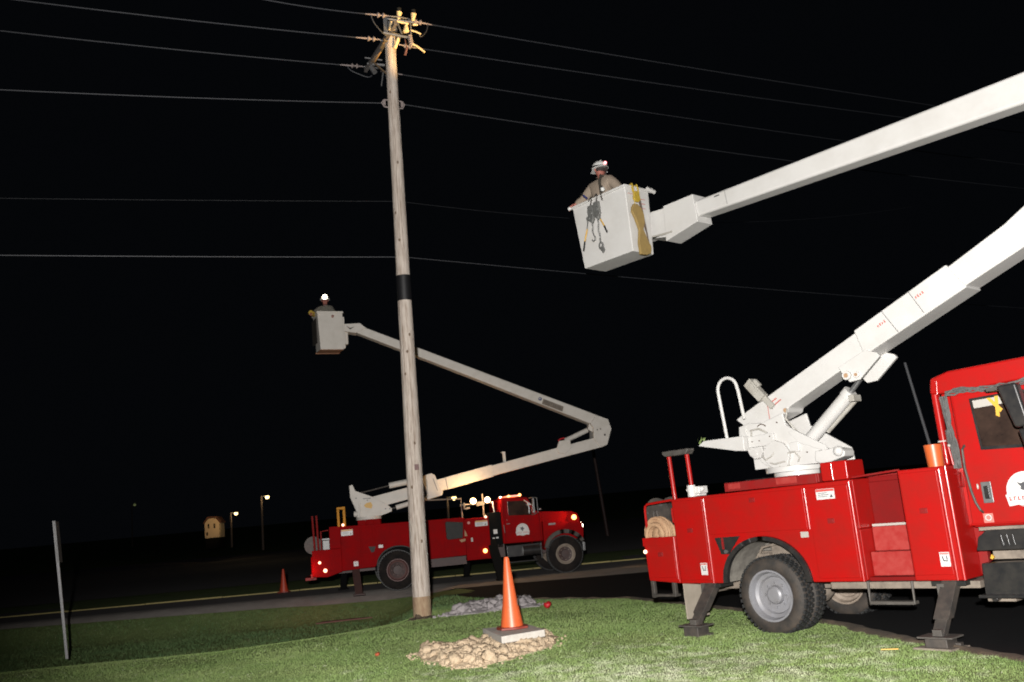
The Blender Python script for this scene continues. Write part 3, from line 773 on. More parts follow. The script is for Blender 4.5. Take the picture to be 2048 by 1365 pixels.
# door
b = MB(); b.prism([(2.70, 1.22), (4.05, 1.22), (4.05, 2.05), (3.80, 2.66), (2.73, 2.66)], 0.205, 0.222)
door = b.build('door', M['red'], cab, bevel=0.006)
b = MB(); b.cyl((2.69, 0.21, 1.235), (4.1, 0.21, 1.235), 0.012); b.build('sill_trim', M['red'], door)
fr = [(2.905, 2.605), (2.935, 2.03), (3.98, 1.98), (3.90, 2.18), (3.72, 2.62)]
b = MB(); b.prism(fr, 0.196, 0.210)
wf = b.build('window_frame', M['black_gloss'], door, bevel=0.012)
b = MB(); b.prism([(2.935, 2.58), (2.962, 2.065), (3.95, 2.01), (3.69, 2.595)], 0.190, 0.197)
b.build('window_glass', M['glass'], door)
b = MB(); b.prism([(2.945, 2.575), (2.95, 2.49), (3.30, 2.50), (3.42, 2.585)], 0.187, 0.192); b.build('window_visor', M['reflector'], door)
b = MB(); b.prism([(3.10, 2.58), (3.14, 2.58), (3.25, 2.44), (3.22, 2.41)], 0.182, 0.188); b.prism([(3.19, 2.59), (3.225, 2.59), (3.205, 2.36), (3.17, 2.38)], 0.1805, 0.187)
b.build('yellow_tape', M['label_yellow'], door)
b = MB(); b.tube([(2.765, 0.21, 2.10), (2.755, 0.16, 2.06), (2.75, 0.15, 1.85), (2.775, 0.15, 1.6), (2.80, 0.15, 1.47), (2.83, 0.16, 1.39), (2.835, 0.21, 1.36)], 0.014)
b.build('grab_bar', M['steel_dark'], door)
b = MB(); b.box(2.865, 2.975, 0.194, 0.206, 1.455, 1.685)
hd = b.build('door_handle', M['chrome_dull'], door, bevel=0.02)
b = MB(); b.box(2.892, 2.948, 0.184, 0.196, 1.50, 1.64); b.build('handle_paddle', M['black_gloss'], door, bevel=0.008)
b = MB(); b.ball((2.83, 0.20, 1.64), 0.02, sc=(0.6, 0.6, 1.6)); b.build('door_lock', M['reflector'], door)
b = MB(); b.box(2.83, 2.935, 0.2, 0.206, 1.245, 1.345); b.build('pink_sticker', M['label_pink'], door, bevel=0.01)
b = MB(); b.lathe([(0.026, -0.001), (0.034, -0.001), (0.034, 0.001), (0.026, 0.001)], (2.885, 0.197, 1.30), 'Y', 20, close=True); b.build('sticker_ring', M['label'], door)
badge(door, 3.325, 1.395, 0.44, 0.203)
# wiring along the roof edge and the hose bundle behind the door
b = MB()
for k in range(5):
    pp = []
    for i in range(15):
        x = 2.66 + i * 0.1
        pp.append((x, 0.20 + rnd(-0.008, 0.012), 2.695 + 0.018 * math.sin(i * 1.3 + k * 2) + rnd(-0.012, 0.012) + (0.0 if k < 3 else 0.035 * math.sin(i * 0.9))))
    b.tube(pp, rnd(0.008, 0.013), 6)
b.build('roof_cables', M['hose'], cab)
b = MB()
for k in range(11):
    x0 = 2.565 + rnd(0, 0.075); x1 = 2.575 + rnd(0.0, 0.10)
    pp = [(x0 + (x1 - x0) * t + 0.012 * math.sin(t * 9 + k), 0.26 + rnd(-0.03, 0.03), 2.68 - 0.82 * t) for t in [i / 8 for i in range(9)]]
    b.tube(pp, rnd(0.008, 0.014), 6)
for k in range(6):
    z = 2.02 + k * 0.03
    b.tube([(2.57, 0.24, z + 0.12), (2.62, 0.22, z + 0.04), (2.675, 0.24, z - 0.08)], 0.007, 6)
b.build('hose_bundle', M['hose'], cab)
b = MB()
b.box(2.47, 2.56, 0.225, 0.24, 2.17, 2.185); b.ball((2.60, 0.20, 2.12), 0.018); b.build('hose_clip', M['reflector'], cab)
b = MB(); b.cyl((2.56, 0.225, 2.71), (2.575, 0.225, 2.86), 0.012); b.build('corner_trim', M['red_trim'], cab)
b = MB(); b.cyl((2.60, 0.22, 1.9), (2.58, 0.22, 2.12), 0.012); b.build('corner_trim', M['red_trim'], cab)
# mirror
b = MB(); b.tube([(3.10, 0.2, 2.66), (3.32, -0.05, 2.64), (3.55, -0.2, 2.645)], 0.018); b.tube([(3.53, -0.22, 2.66), (3.57, -0.24, 2.3), (3.63, -0.22, 2.0)], 0.012); b.box(3.25, 3.45, -0.16, -0.02, 2.62, 2.655)
b.build('mirror_arm', M['steel_dark'], door)
b = MB(); b.prism([(3.42, 2.65), (3.62, 2.66), (3.68, 2.21), (3.53, 2.20)], -0.34, -0.2); b.prism([(3.55, 2.185), (3.70, 2.19), (3.72, 1.97), (3.59, 1.955)], -0.34, -0.21)
b.build('mirror', M['black_gloss'], door, bevel=0.03, segs=3)
# steps under the door
b = MB(); b.prism([(2.74, 1.02), (2.76, 1.10), (2.86, 1.17), (4.1, 1.17), (4.1, 0.96), (2.72, 0.955)], 0.14, 0.6)
b.prism([(2.72, 0.47), (2.74, 0.82), (4.0, 0.84), (4.0, 0.46)], 0.16, 0.6); b.box(2.66, 4.0, 0.12, 0.4, 0.455, 0.49)
b.cyl((2.80, 0.18, 0.44), (2.80, 0.3, 0.44), 0.03)
for x in (2.98, 3.04, 3.1): b.prism([(x, 1.12), (x + 0.03, 1.12), (x + 0.045, 1.0), (x + 0.015, 1.0)], 0.128, 0.142)
b.build('battery_box', M['black_gloss'], t1, bevel=0.018, segs=3)
b = MB(); b.box(2.78, 4.0, 0.4, 0.7, 0.84, 1.2); b.box(2.76, 4.1, 0.2, 0.5, 1.165, 1.20); b.build('under_cab', M['frame'], t1)
b = MB(); b.prism([(2.78, 0.86), (2.80, 0.90), (2.825, 0.87), (2.80, 0.845)], 0.3, 0.33); b.build('cable_plug', M['label_yellow'], t1)

# turntable and boom
YC = 1.2
b = MB(); b.cyl((0.0, YC, 1.22), (0.0, YC, 1.99), 0.36, n=32); b.build('pedestal', M['red'], t1)
b = MB(); b.cyl((0.0, YC, 1.99), (0.0, YC, 2.05), 0.33, n=40); b.cyl((-0.02, YC, 2.05), (-0.02, YC, 2.125), 0.42, n=40)
tt = b.build('turntable', M['white'], t1, bevel=0.008)
plate = [(-0.52, 2.40), (-0.66, 2.44), (-0.665, 2.62), (-0.645, 2.76), (-0.49, 2.79), (-0.25, 2.77), (0.10, 2.86), (0.13, 2.68), (0.26, 2.60), (0.71, 2.30), (0.73, 2.13), (0.50, 2.115), (-0.20, 2.12), (-0.34, 2.21), (-0.42, 2.34)]
b = MB(); b.prism(plate, 0.86, 0.90); b.prism(plate, 1.46, 1.50)
b.prism([(-0.5, 2.125), (-0.5, 2.45), (-0.15, 2.5), (0.4, 2.3), (0.5, 2.125)], 0.90, 1.46)
b.build('turret', M['white'], tt, bevel=0.012)
b = MB(); b.prism([(-0.50, 2.42), (-0.47, 2.33), (-0.40, 2.27), (-0.30, 2.28), (-0.24, 2.36), (-0.26, 2.44)], 0.78, 0.86)
b.prism(arc(-0.02, 2.30, 0.24, 0.20, 100, 285, 14) + [(0.10, 2.13), (0.16, 2.30), (0.08, 2.44)], 0.80, 0.86)
b.box(-0.49, -0.06, 0.815, 0.86, 2.44, 2.60); b.box(0.16, 0.30, 0.83, 0.86, 2.30, 2.44)
b.cyl((-0.38, 0.76, 2.35), (-0.38, 0.78, 2.35), 0.05, n=16)
b.build('swing_gearbox', M['white'], tt, bevel=0.012)
b = MB(); b.prism([(0.16, 2.58), (0.24, 2.61), (0.71, 2.33), (0.66, 2.27), (0.30, 2.42)], 0.84, 0.862); b.build('turret_gusset', M['white'], tt, bevel=0.006)
b = MB(); b.prism([(-0.62, 2.46), (-0.52, 2.46), (-0.52, 2.76), (-0.62, 2.74)], 0.842, 0.86)
b.build('turret_gusset', M['white'], tt, bevel=0.006)
b = MB()
for k in range(20):
    t = math.tau * k / 20; b.cyl((-0.02 + 0.39 * math.cos(t), 1.2 + 0.39 * math.sin(t), 2.124), (-0.02 + 0.39 * math.cos(t), 1.2 + 0.39 * math.sin(t), 2.142), 0.016, n=6)
b.lathe([(0.37, 2.120), (0.41, 2.120), (0.41, 2.127), (0.37, 2.127)], (-0.02, 1.2, 0), 'Z', 40, close=True)
b.build('bearing_bolt_ring', M['white_dirty'], tt)
for pts_, r_ in (([(-0.44, 0.84, 2.60), (-0.40, 0.80, 2.68), (-0.28, 0.80, 2.69), (-0.16, 0.82, 2.62)], 0.013), ([(0.10, 0.84, 2.24), (0.14, 0.80, 2.30), (0.24, 0.80, 2.31), (0.30, 0.82, 2.22), (0.26, 0.83, 2.17)], 0.011),
                 ([(-0.20, 0.82, 2.20), (-0.08, 0.78, 2.17), (0.06, 0.79, 2.19), (0.12, 0.84, 2.17)], 0.012), ([(-0.30, 0.84, 2.30), (-0.22, 0.78, 2.24), (-0.12, 0.78, 2.28), (-0.06, 0.82, 2.36)], 0.010),
                 ([(0.26, 1.06, 2.50), (0.20, 0.95, 2.62), (0.10, 0.93, 2.78), (0.12, 0.97, 2.92)], 0.014)):
    b = MB(); b.tube([Vector(q) for q in pts_], r_, 8); b.build('hydraulic_hose', M['hose_pale'], tt)
b = MB()
for x, z in ((-0.45, 2.68), (0.0, 2.74), (-0.12, 2.56), (0.12, 2.22), (0.22, 2.36), (-0.3, 2.52), (-0.42, 2.52), (0.40, 2.28), (-0.2, 2.72), (0.3, 2.5)): b.cyl((x, 0.806 if z < 2.6 and x < 0 else 0.845, z), (x, 0.862, z), 0.010, n=8)
b.prism([(-0.33, 2.735), (-0.27, 2.76), (-0.20, 2.735), (-0.21, 2.725), (-0.27, 2.745), (-0.325, 2.72)], 0.852, 0.858)
b.build('turret_fitting', M['strap'], tt)
b = MB(); b.prism([(0.50, 2.14), (0.52, 2.28), (0.72, 2.29), (0.80, 2.295), (0.92, 2.27), (0.955, 2.23), (0.94, 2.165), (0.80, 2.13), (0.62, 2.09)], 0.84, 1.1); b.ball((0.87, 0.84, 2.24), 0.07)
b.build('lift_eye', M['white'], tt, bevel=0.02)
b = MB(); b.prism([(-1.31, 2.565), (-1.20, 2.63), (-0.5, 2.615), (-0.5, 2.40), (-0.66, 2.42)], 0.72, 0.98)
b.build('step_arm', M['white'], tt, bevel=0.01)
b = MB(); lp = [(-0.83, 0.8, 2.62), (-0.88, 0.8, 3.30)] + [(-0.71 + 0.17 * math.cos(R(a)), 0.8, 3.32 + 0.17 * math.sin(R(a))) for a in range(170, 5, -15)] + [(-0.53, 0.8, 3.28), (-0.49, 0.8, 2.86)]
b.tube(lp, 0.024, 10); b.build('hand_hoop', M['white'], tt)
b = MB()
mm = Matrix.Translation((-0.31, 0.92, 3.24)) @ Matrix.Rotation(R(-38), 4, 'Y')
b.box(-0.07, 0.07, -0.05, 0.06, -0.16, 0.18, mm); b.box(0.07, 0.12, -0.03, 0.03, 0.0, 0.12, mm); b.box(-0.045, 0.045, -0.065, -0.05, -0.05, 0.12, mm); b.box(-0.03, 0.05, 0.0, 0.05, -0.35, -0.15, mm)
b.build('control_head', M['white_dirty'], tt, bevel=0.01)
b = MB()
for k in range(14):
    a = rnd(0, 6.28); c = Vector((-1.30 + rnd(-0.03, 0.05), 0.80 + rnd(-0.06, 0.06), 2.60 + rnd(-0.03, 0.06)))
    b._add([c, c + Vector((0.04 * math.cos(a), 0.03 * math.sin(a), 0.02)), c + Vector((0.015, 0.0, 0.05))], [(0, 1, 2)])
b.build('leaf_sprig', M['blade'], tt)
# lift cylinder
b = MB(); b.cyl((0.24, 1.2, 2.44), (0.97, 1.2, 3.01), 0.092, n=24); b.cyl((0.90, 1.2, 2.955), (0.985, 1.2, 3.022), 0.103, n=24)
cyl_ = b.build('lift_cylinder', M['white'], t1, bevel=0.006)
b = MB(); b.cyl((0.50, 1.27, 2.54), (0.98, 1.27, 2.90), 0.035, n=16); b.box(0.98, 1.06, 1.1, 1.3, 2.88, 2.97); b.build('cylinder_valve', M['white_dirty'], cyl_, bevel=0.01)
b = MB(); b.cyl((0.96, 1.2, 3.0), (1.14, 1.2, 3.16), 0.035); b.build('cylinder_rod', M['chrome_dull'], cyl_)
# lower boom
b = MB()
b.prism([(-0.78, 2.885), (-0.59, 2.975), (1.27, 3.755), (1.45, 3.83), (1.45, 3.50), (0.12, 2.93), (0.10, 2.87), (-0.25, 2.76), (-0.49, 2.78), (-0.64, 2.76)], 1.0, 1.4)
b.prism([(1.27, 3.785), (2.60, 4.335), (2.80, 4.00), (1.36, 3.43)], 0.985, 1.415)
b.prism([(2.58, 4.29), (3.34, 4.63), (3.60, 4.785), (7.15, 6.27), (7.35, 6.1), (7.25, 5.75), (2.74, 4.005)], 1.0, 1.4)
lb = b.build('lower_boom', M['white'], t1, bevel=0.02, segs=3)
b = MB(); b.prism([(0.99, 3.34), (1.03, 3.25), (1.12, 3.12), (1.27, 3.13), (1.59, 3.385), (1.56, 3.43), (1.40, 3.50)], 0.95, 1.0); b.prism([(0.99, 3.34), (1.03, 3.25), (1.12, 3.12), (1.27, 3.13), (1.59, 3.385), (1.56, 3.43), (1.40, 3.50)], 1.4, 1.45)
b.cyl((1.11, 0.90, 3.21), (1.11, 0.95, 3.21), 0.06, n=20); b.cyl((1.24, 0.92, 3.20), (1.24, 0.95, 3.20), 0.045, n=16)
b.build('cylinder_lug', M['white'], lb, bevel=0.008)
b = MB(); b.cyl((1.11, 0.892, 3.21), (1.11, 0.9, 3.21), 0.03); b.cyl((1.24, 0.91, 3.20), (1.24, 0.92, 3.20), 0.022); b.cyl((0.08, 0.97, 2.90), (0.08, 1.0, 2.90), 0.03)
b.build('lug_pin', M['rope'], lb)
b = MB()
def seam(x0, z0, x1, z1, y, n=16, s_=0.006):
    for k in range(n):
        t = (k + 0.2) / n
        x, z = x0 + (x1 - x0) * t, z0 + (z1 - z0) * t
        b.box(x - s_, x + s_, y - 0.003, y, z - s_, z + s_)
seam(1.70, 3.945, 1.86, 3.655, 0.985); seam(2.09, 4.105, 2.24, 3.80, 0.985)
seam(1.86, 3.655, 1.87, 3.65, 0.985, 2)
b.build('boom_seam', M['label_black'], lb)
b = MB()
for (x, z) in ((1.62, 3.77), (2.17, 4.02)):
    for k in range(4):
        mm = Matrix.Translation((x + k * 0.032, 0.982, z + k * 0.013)) @ Matrix.Rotation(R(-23), 4, 'Y')
        b.box(-0.009, 0.009, -0.002, 0.001, -0.014, 0.014 + 0.01 * (k % 2), mm)
b.prism([(-0.22, 3.02), (-0.05, 3.10), (-0.04, 3.085), (-0.21, 3.005)], 0.996, 1.0); b.prism([(-0.18, 2.97), (0.02, 3.07), (0.03, 3.055), (-0.17, 2.955)], 0.996, 1.0)
b.box(-0.21, -0.2, 0.996, 1.0, 2.8, 3.03)
b.build('boom_lettering', M['label_pink'], lb)
# upper boom, box end and bucket
b = MB(); b.prism([(-1.381, 6.532), (3.765, 6.527), (7.351, 6.521), (7.424, 6.220), (7.247, 5.960), (3.713, 6.131), (-1.381, 6.267)], 1.45, 1.76)
ub = b.build('upper_boom', M['white'], t1, bevel=0.045, segs=4)
b = MB(); b.cyl((7.2, 0.95, 6.12), (7.2, 1.85, 6.12), 0.36, n=32); b.build('elbow', M['white'], t1, bevel=0.02)
b = MB()
seam(-0.727, 6.525, -0.706, 6.27, 1.45, 11)
b.box(-0.93, -0.83, 1.447, 1.45, 6.46, 6.48)
b.build('boom_seam', M['label_black'], ub)
b = MB(); b.prism([(-1.932, 6.636), (-1.308, 6.641), (-1.277, 6.168), (-1.963, 6.033)], 1.41, 1.80); b.prism([(-2.317, 6.646), (-1.922, 6.615), (-1.922, 6.106), (-2.317, 6.189)], 1.46, 1.80)
b.box(-2.50, -2.28, 1.43, 1.75, 6.22, 6.62)
pv = b.build('bucket_mount', M['white'], t1, bevel=0.012)
b = MB(); b.tube([(-2.35, 1.40, 6.20), (-2.0, 1.39, 6.16), (-1.80, 1.39, 6.15)], 0.016); b.build('mount_link', M['white_dirty'], pv)
b = MB(); b.box(-2.32, -2.02, 1.403, 1.41, 6.155, 6.175); b.build('mount_gap', M['dark'], pv)
def bucket(parent, x0, x1, y0, y1, z0, z1, tp, m, th=0.02, name='bucket', mm=None):
    b = MB()
    mm = mm or Matrix()
    def ring(k, ins, z): return [(x0 + (tp if k else 0) * 1.0 + ins, y0 + (tp * 0.4 if k else 0) + ins, z), (x1 - (tp * 0.15 if k else 0) - ins, y0 + (tp * 0.4 if k else 0) + ins, z), (x1 - (tp * 0.15 if k else 0) - ins, y1 - (tp * 0.4 if k else 0) - ins, z), (x0 + (tp if k else 0) + ins, y1 - (tp * 0.4 if k else 0) - ins, z)]
    vs = ring(1, 0, z0) + ring(0, 0, z1) + ring(0, th, z1) + ring(1, th, z0 + th)
    vs = [mm @ Vector(v) for v in vs]
    fs = [(3, 2, 1, 0)] + [(i, (i + 1) % 4, (i + 1) % 4 + 4, i + 4) for i in range(4)] + [(i + 4, (i + 1) % 4 + 4, (i + 1) % 4 + 8, i + 8) for i in range(4)] \
        + [(i + 8, (i + 1) % 4 + 8, (i + 1) % 4 + 12, i + 12) for i in range(4)] + [(12, 13, 14, 15)]
    b._add(vs, fs)
    return b.build(name, m, parent, bevel=0.02 if th > 0.015 else 0.01, segs=3)
bk = bucket(t1, -3.43, -2.19, 0.80, 1.40, 5.865, 7.0, 0.10, M['white'], 0.03)
b = MB()
for (xa, xb, ya, yb) in ((-3.46, -2.17, 0.77, 0.815), (-3.46, -2.17, 1.385, 1.43), (-3.46, -3.415, 0.815, 1.385), (-2.21, -2.165, 0.815, 1.385)): b.box(xa, xb, ya, yb, 6.965, 7.005)
b.build('bucket_rim', M['white'], bk, bevel=0.012)
b = MB(); b.ball((-3.47, 0.77, 6.985), 0.035); b.ball((-2.16, 1.43, 6.99), 0.045); b.cyl((-2.15, 1.32, 7.0), (-2.15, 1.5, 6.97), 0.035); b.build('rim_corner_cap', M['white'], bk)
b = MB(); b.box(-2.19, -2.186, 1.18, 1.27, 6.72, 6.73); b.box(-2.19, -2.186, 1.17, 1.28, 6.80, 6.81); b.box(-2.19, -2.186, 1.18, 1.26, 6.64, 6.65); b.box(-2.19, -2.186, 0.86, 0.98, 6.86, 6.865); b.build('bucket_lettering', M['label_pink'], bk)

# ---- things hanging on or standing on the near truck
def chain_pts(pts, m, name, **k): pass
def chain_hoist(x, zt, name, label, lean, hx, hz, hook):
    root = empty(name, L1(x, 0.74, zt), A1, label=label, cat='hoist', group='chain hoists hung on the bucket')
    def P(a, b_, c=0.0): return (a, c, b_)
    b = MB(); b.prism([(-0.05, -0.12), (0.05, -0.12), (0.065, -0.24), (0.05, -0.38), (0.0, -0.44), (-0.055, -0.36), (-0.07, -0.22)], -0.03, 0.03); b.cyl((0, -0.045, -0.26), (0, 0.03, -0.26), 0.05)
    b.cyl((lean * 0.05, -0.05, -0.34), (lean * 0.05, 0.0, -0.34), 0.04)
    b.build('hoist_body', M['hoist'], root, bevel=0.008)
    b = MB(); b.tube([(0, 0, -0.12), (0.02, 0, -0.07), (0.035, 0, -0.02), (0.01, 0.02, 0.02), (-0.03, 0.03, 0.015), (-0.04, 0.01, -0.02)], 0.011, 8); b.build('top_hook', M['steel_dark'], root)
    # handle: yellow grip with a black end
    b = MB(); b.cyl((lean * 0.05, -0.03, -0.3), (hx * 0.45, -0.035, -0.3 + (hz + 0.3) * 0.4), 0.010, n=8); b.build('lever', M['hoist'], root)
    b = MB(); b.cyl((hx * 0.42, -0.035, -0.3 + (hz + 0.3) * 0.38), (hx * 0.78, -0.035, -0.3 + (hz + 0.3) * 0.72), 0.013, n=8); b.build('lever_grip', M['handle_yel'], root)
    b = MB(); b.cyl((hx * 0.78, -0.035, -0.3 + (hz + 0.3) * 0.72), (hx, -0.035, hz), 0.014, n=8); b.build('lever_tip', M['black'], root)
    # chain of links and the hook
    b = MB(); z = -0.42; i = 0
    while z > hook:
        ax = 'Y' if i % 2 else 'X'
        c = (0.01 * math.sin(i), -0.01, z)
        pp = []
        for k in range(9):
            a = 2 * math.pi * k / 8
            q = (0.014 * math.cos(a), 0.026 * math.sin(a))
            pp.append((c[0] + (q[0] if i % 2 else 0), c[1] + (0 if i % 2 else q[0]), c[2] + q[1]))
        b.tube(pp, 0.0055, 5); z -= 0.040; i += 1
    b.build('chain', M['hoist'], root)
    b = MB(); b.tube([(0.0, -0.01, hook + 0.02), (0.015, -0.01, hook - 0.03), (0.04, -0.01, hook - 0.07), (0.03, -0.01, hook - 0.12), (-0.01, -0.01, hook - 0.135), (-0.035, -0.01, hook - 0.10)], 0.011, 8); b.build('bottom_hook', M['hoist'], root)
    return root
chain_hoist(-2.94, 6.985, 'chain_hoist', 'grey chain hoist on the bucket whose yellow lever slants down to the left', -1, -0.24, -0.86, -0.62)
chain_hoist(-2.80, 7.01, 'chain_hoist', 'grey chain hoist on the bucket whose yellow lever slants down to the right', 1, 0.20, -0.72, -0.80)
b = MB(); z = -0.55
o = empty('load_hook', L1(-2.80, 0.74, 6.15), A1, label='steel block hook at the end of the chain on the white bucket', cat='hook')
b = MB(); b.tube([(0, 0, 0.03), (-0.035, 0, 0.0), (-0.04, 0, -0.06), (0.0, 0, -0.11), (0.045, 0, -0.07), (0.04, 0, 0.0), (0, 0, 0.03)], 0.014, 8); b.build('hook_ring', M['hoist'], o)
b = MB(); b.prism([(-0.015, -0.08), (0.05, -0.06), (0.07, -0.13), (0.03, -0.17)], -0.02, 0.02); b.build('hook_block', M['hoist'], o, bevel=0.006)
# yellow glove bag and sleeves on the bucket's end (end face looks along +x)
def endthing(name, pts, th, m, label, cat, x=-2.165, bev=0.012, parts=None):
    root = empty(name, L1(x, pts[0][0], pts[0][1]), A1, label=label, cat=cat)
    b = MB(); y0, z0 = pts[0]
    b.prism_y([(a - y0, c - z0) for a, c in pts], 0.0, th)
    b.build(parts or name + '_cloth', m, root, bevel=bev, segs=3)
    return root
g1 = endthing('glove_bag', [(0.86, 6.60), (0.90, 6.66), (1.0, 6.67), (1.09, 6.60), (1.13, 6.50), (1.12, 6.35), (1.07, 6.24), (1.16, 6.05), (1.22, 5.96), (1.19, 5.84), (1.08, 5.80), (0.93, 5.80), (0.92, 6.0), (0.97, 6.22), (0.90, 6.42), (0.84, 6.52)], 0.05, M['glove'], 'tan leather glove bag hanging down the end of the white bucket', 'bag')
b = MB(); b.tube([(0.0, 0.08, 0.38), (0.03, 0.09, 0.2), (0.025, 0.09, 0.05)], 0.008, 6); b.build('bag_strap', M['glove_bright'], g1)
g2 = endthing('rubber_sleeve', [(0.93, 6.76), (0.95, 6.86), (0.97, 6.90), (1.03, 6.90), (1.07, 6.85), (1.09, 6.76), (1.04, 6.71), (0.97, 6.72)], 0.05, M['glove_bright'], 'bundle of bright yellow rubber above the glove bag on the bucket', 'rubber cover')
b = MB(); b.tube([(0.0, 0.06, 0.13), (0.0, 0.04, 0.25), (-0.01, 0.05, 0.28)], 0.007, 6); b.build('bundle_cord', M['strap'], g2)
for yy, la in ((0.95, 'yellow rope loop over the bucket rim nearer the worker'), (1.07, 'yellow rope loop over the bucket rim nearer the boom')):
    o = empty('rope_loop', L1(-2.17, yy, 7.0), A1, label=la, cat='rope', group='yellow rope loops over the bucket rim')
    b = MB(); b.tube([(0.035, 0.0, -0.14), (0.03, 0.0, -0.03), (0.01, 0.0, 0.03), (-0.03, 0.01, 0.035), (-0.055, 0.01, -0.06)], 0.014, 8); b.build('rope', M['glove_bright'], o)
for (ya, yb, zb, r_, la, m_) in ((1.08, 1.20, 5.92, 0.012, 'long brown strap hanging down the end of the white bucket', 'strap'), (1.04, 1.14, 6.25, 0.009, 'short dark hand line beside the glove bag on the bucket', 'strap')):
    o = empty('strap', L1(-2.155, ya, 6.86), A1, label=la, cat='strap')
    b = MB(); n = 8
    b.tube([(0.01, (yb - ya) * (t ** 0.8), (zb - 6.86) * t) for t in [i / n for i in range(n + 1)]], r_, 6); b.build('strap_webbing', M[m_], o)
    b = MB(); b.tube([(0.012, (yb - ya) - 0.015, zb - 6.86), (0.012, (yb - ya) + 0.01, zb - 6.90), (0.012, (yb - ya) + 0.02, zb - 6.85)], 0.007, 6); b.build('strap_hook', M['chrome_dull'], o)
o = empty('screwdriver', L1(-3.06, 0.80, 7.02), A1, label='blue handled tool standing at the bucket rim by the worker', cat='tool')
b = MB(); b.cyl((0.0, 0, 0.03), (-0.07, 0, 0.10), 0.018); b.build('tool_handle', M['blue'], o)
b = MB(); b.cyl((-0.07, 0, 0.10), (-0.12, 0, 0.15), 0.012); b.build('tool_tip', M['black'], o)
o = empty('hook_strap', L1(-2.66, 0.76, 7.04), A1, label='dark rope with a white snap block over the bucket rim in front of the worker', cat='rope')
b = MB(); b.tube([(0.0, -0.02, -0.17), (-0.01, -0.03, -0.05), (0.0, 0.0, 0.05), (-0.02, 0.04, 0.10)], 0.012, 6); b.build('rope', M['harness'], o)
b = MB(); b.ball((0.03, -0.01, 0.02), 0.04); b.build('snap_block', M['helmet'], o)

# tray load: coil and reel
o = empty('rope_coil', L1(-1.74, 0.22, 0.86), A1, label='coil of tan rope lying in the tail tray of the near truck', cat='rope')
b = MB()
for k in range(9):
    a0 = k * 0.7
    pp = [((0.20 + 0.012 * math.sin(k * 2)) * math.cos(a) + rnd(-0.005, 0.005), -0.16 + 0.035 * (k % 5), 0.50 + (0.22 - 0.02 * (k % 3)) * math.sin(a)) for a in [a0 + i * math.tau / 20 for i in range(21)]]
    b.tube(pp, 0.024, 7)
for k in range(5):
    pp = [(0.22 * math.cos(a) * (0.7 + 0.07 * k), 0.06 * k - 0.2, 0.46 + 0.17 * math.sin(a)) for a in [i * math.tau / 20 for i in range(21)]]
    b.tube(pp, 0.03, 7)
b.ball((0, 0.0, 0.47), 0.18); b.ball((0.1, -0.1, 0.5), 0.10)
b.build('coil', M['rope'], o)
o = empty('hose_reel', L1(-1.95, 0.50, 0.78), A1, label='black hose reel on a dark frame behind the rope coil', cat='reel')
b = MB(); b.cyl((0, -0.14, 0.85), (0, -0.10, 0.85), 0.24, n=32); b.cyl((0, 0.2, 0.85), (0, 0.24, 0.85), 0.24, n=32); b.cyl((0, -0.1, 0.85), (0, 0.2, 0.85), 0.17, n=24); b.build('drum', M['steel_dark'], o)
b = MB(); b.tube([(-0.12, -0.17, 0.05), (-0.03, -0.17, 0.9), (0.03, -0.17, 0.9), (0.14, -0.17, 0.05)], 0.018, 8); b.tube([(-0.12, 0.27, 0.05), (0, 0.27, 0.88), (0.14, 0.27, 0.05)], 0.018, 8); b.cyl((0, -0.18, 0.85), (0, 0.28, 0.85), 0.02)
b.build('reel_frame', M['steel_dark'], o)
b = MB(); b.cyl((-0.17, -0.15, 0.88), (-0.17, -0.14, 0.88), 0.014); b.cyl((0.1, -0.15, 0.98), (0.1, -0.14, 0.98), 0.02); b.build('reel_bolt', M['chrome_dull'], o)
o = empty('silver_can', L1(-1.42, 0.33, 0.80), A1, label='small silver can beside the rope coil in the truck tray', cat='can')
b = MB(); b.cyl((0, 0, 0.28), (0, 0, 0.62), 0.05); b.cyl((0, 0, 0.0), (0, 0, 0.28), 0.045); b.build('can_body', M['chrome_dull'], o, bevel=0.006)
b = MB(); b.cyl((0, 0, 0.62), (0, 0, 0.66), 0.035); b.build('can_lid', M['label'], o)
# orange holder with a leaning dark pole
o = empty('orange_bucket', L1(2.46, 0.1, 1.90), A1, label='orange plastic cylinder on top of the front locker behind the cab', cat='bucket')
b = MB(); b.lathe([(0.0, 0.0), (0.085, 0.0), (0.098, 0.245), (0.09, 0.25), (0.08, 0.02), (0.0, 0.02)], (0, 0, 0), 'Z', 28); b.build('cylinder_shell', M['orange'], o)
b = MB(); b.cyl((0.05, 0.09, -0.0), (0.05, 0.09, 0.10), 0.02); b.build('mount_pin', M['red_dirty'], o)
o = empty('leaning_pole', L1(2.44, 0.14, 1.93), A1, label='dark slender pole leaning out of the orange cylinder behind the cab', cat='pole')
b = MB(); b.cyl((0.0, 0, 0.0), (-0.16, 0.02, 1.2), 0.018, 0.016, 10); b.build('pole_shaft', M['wire_thin'], o)
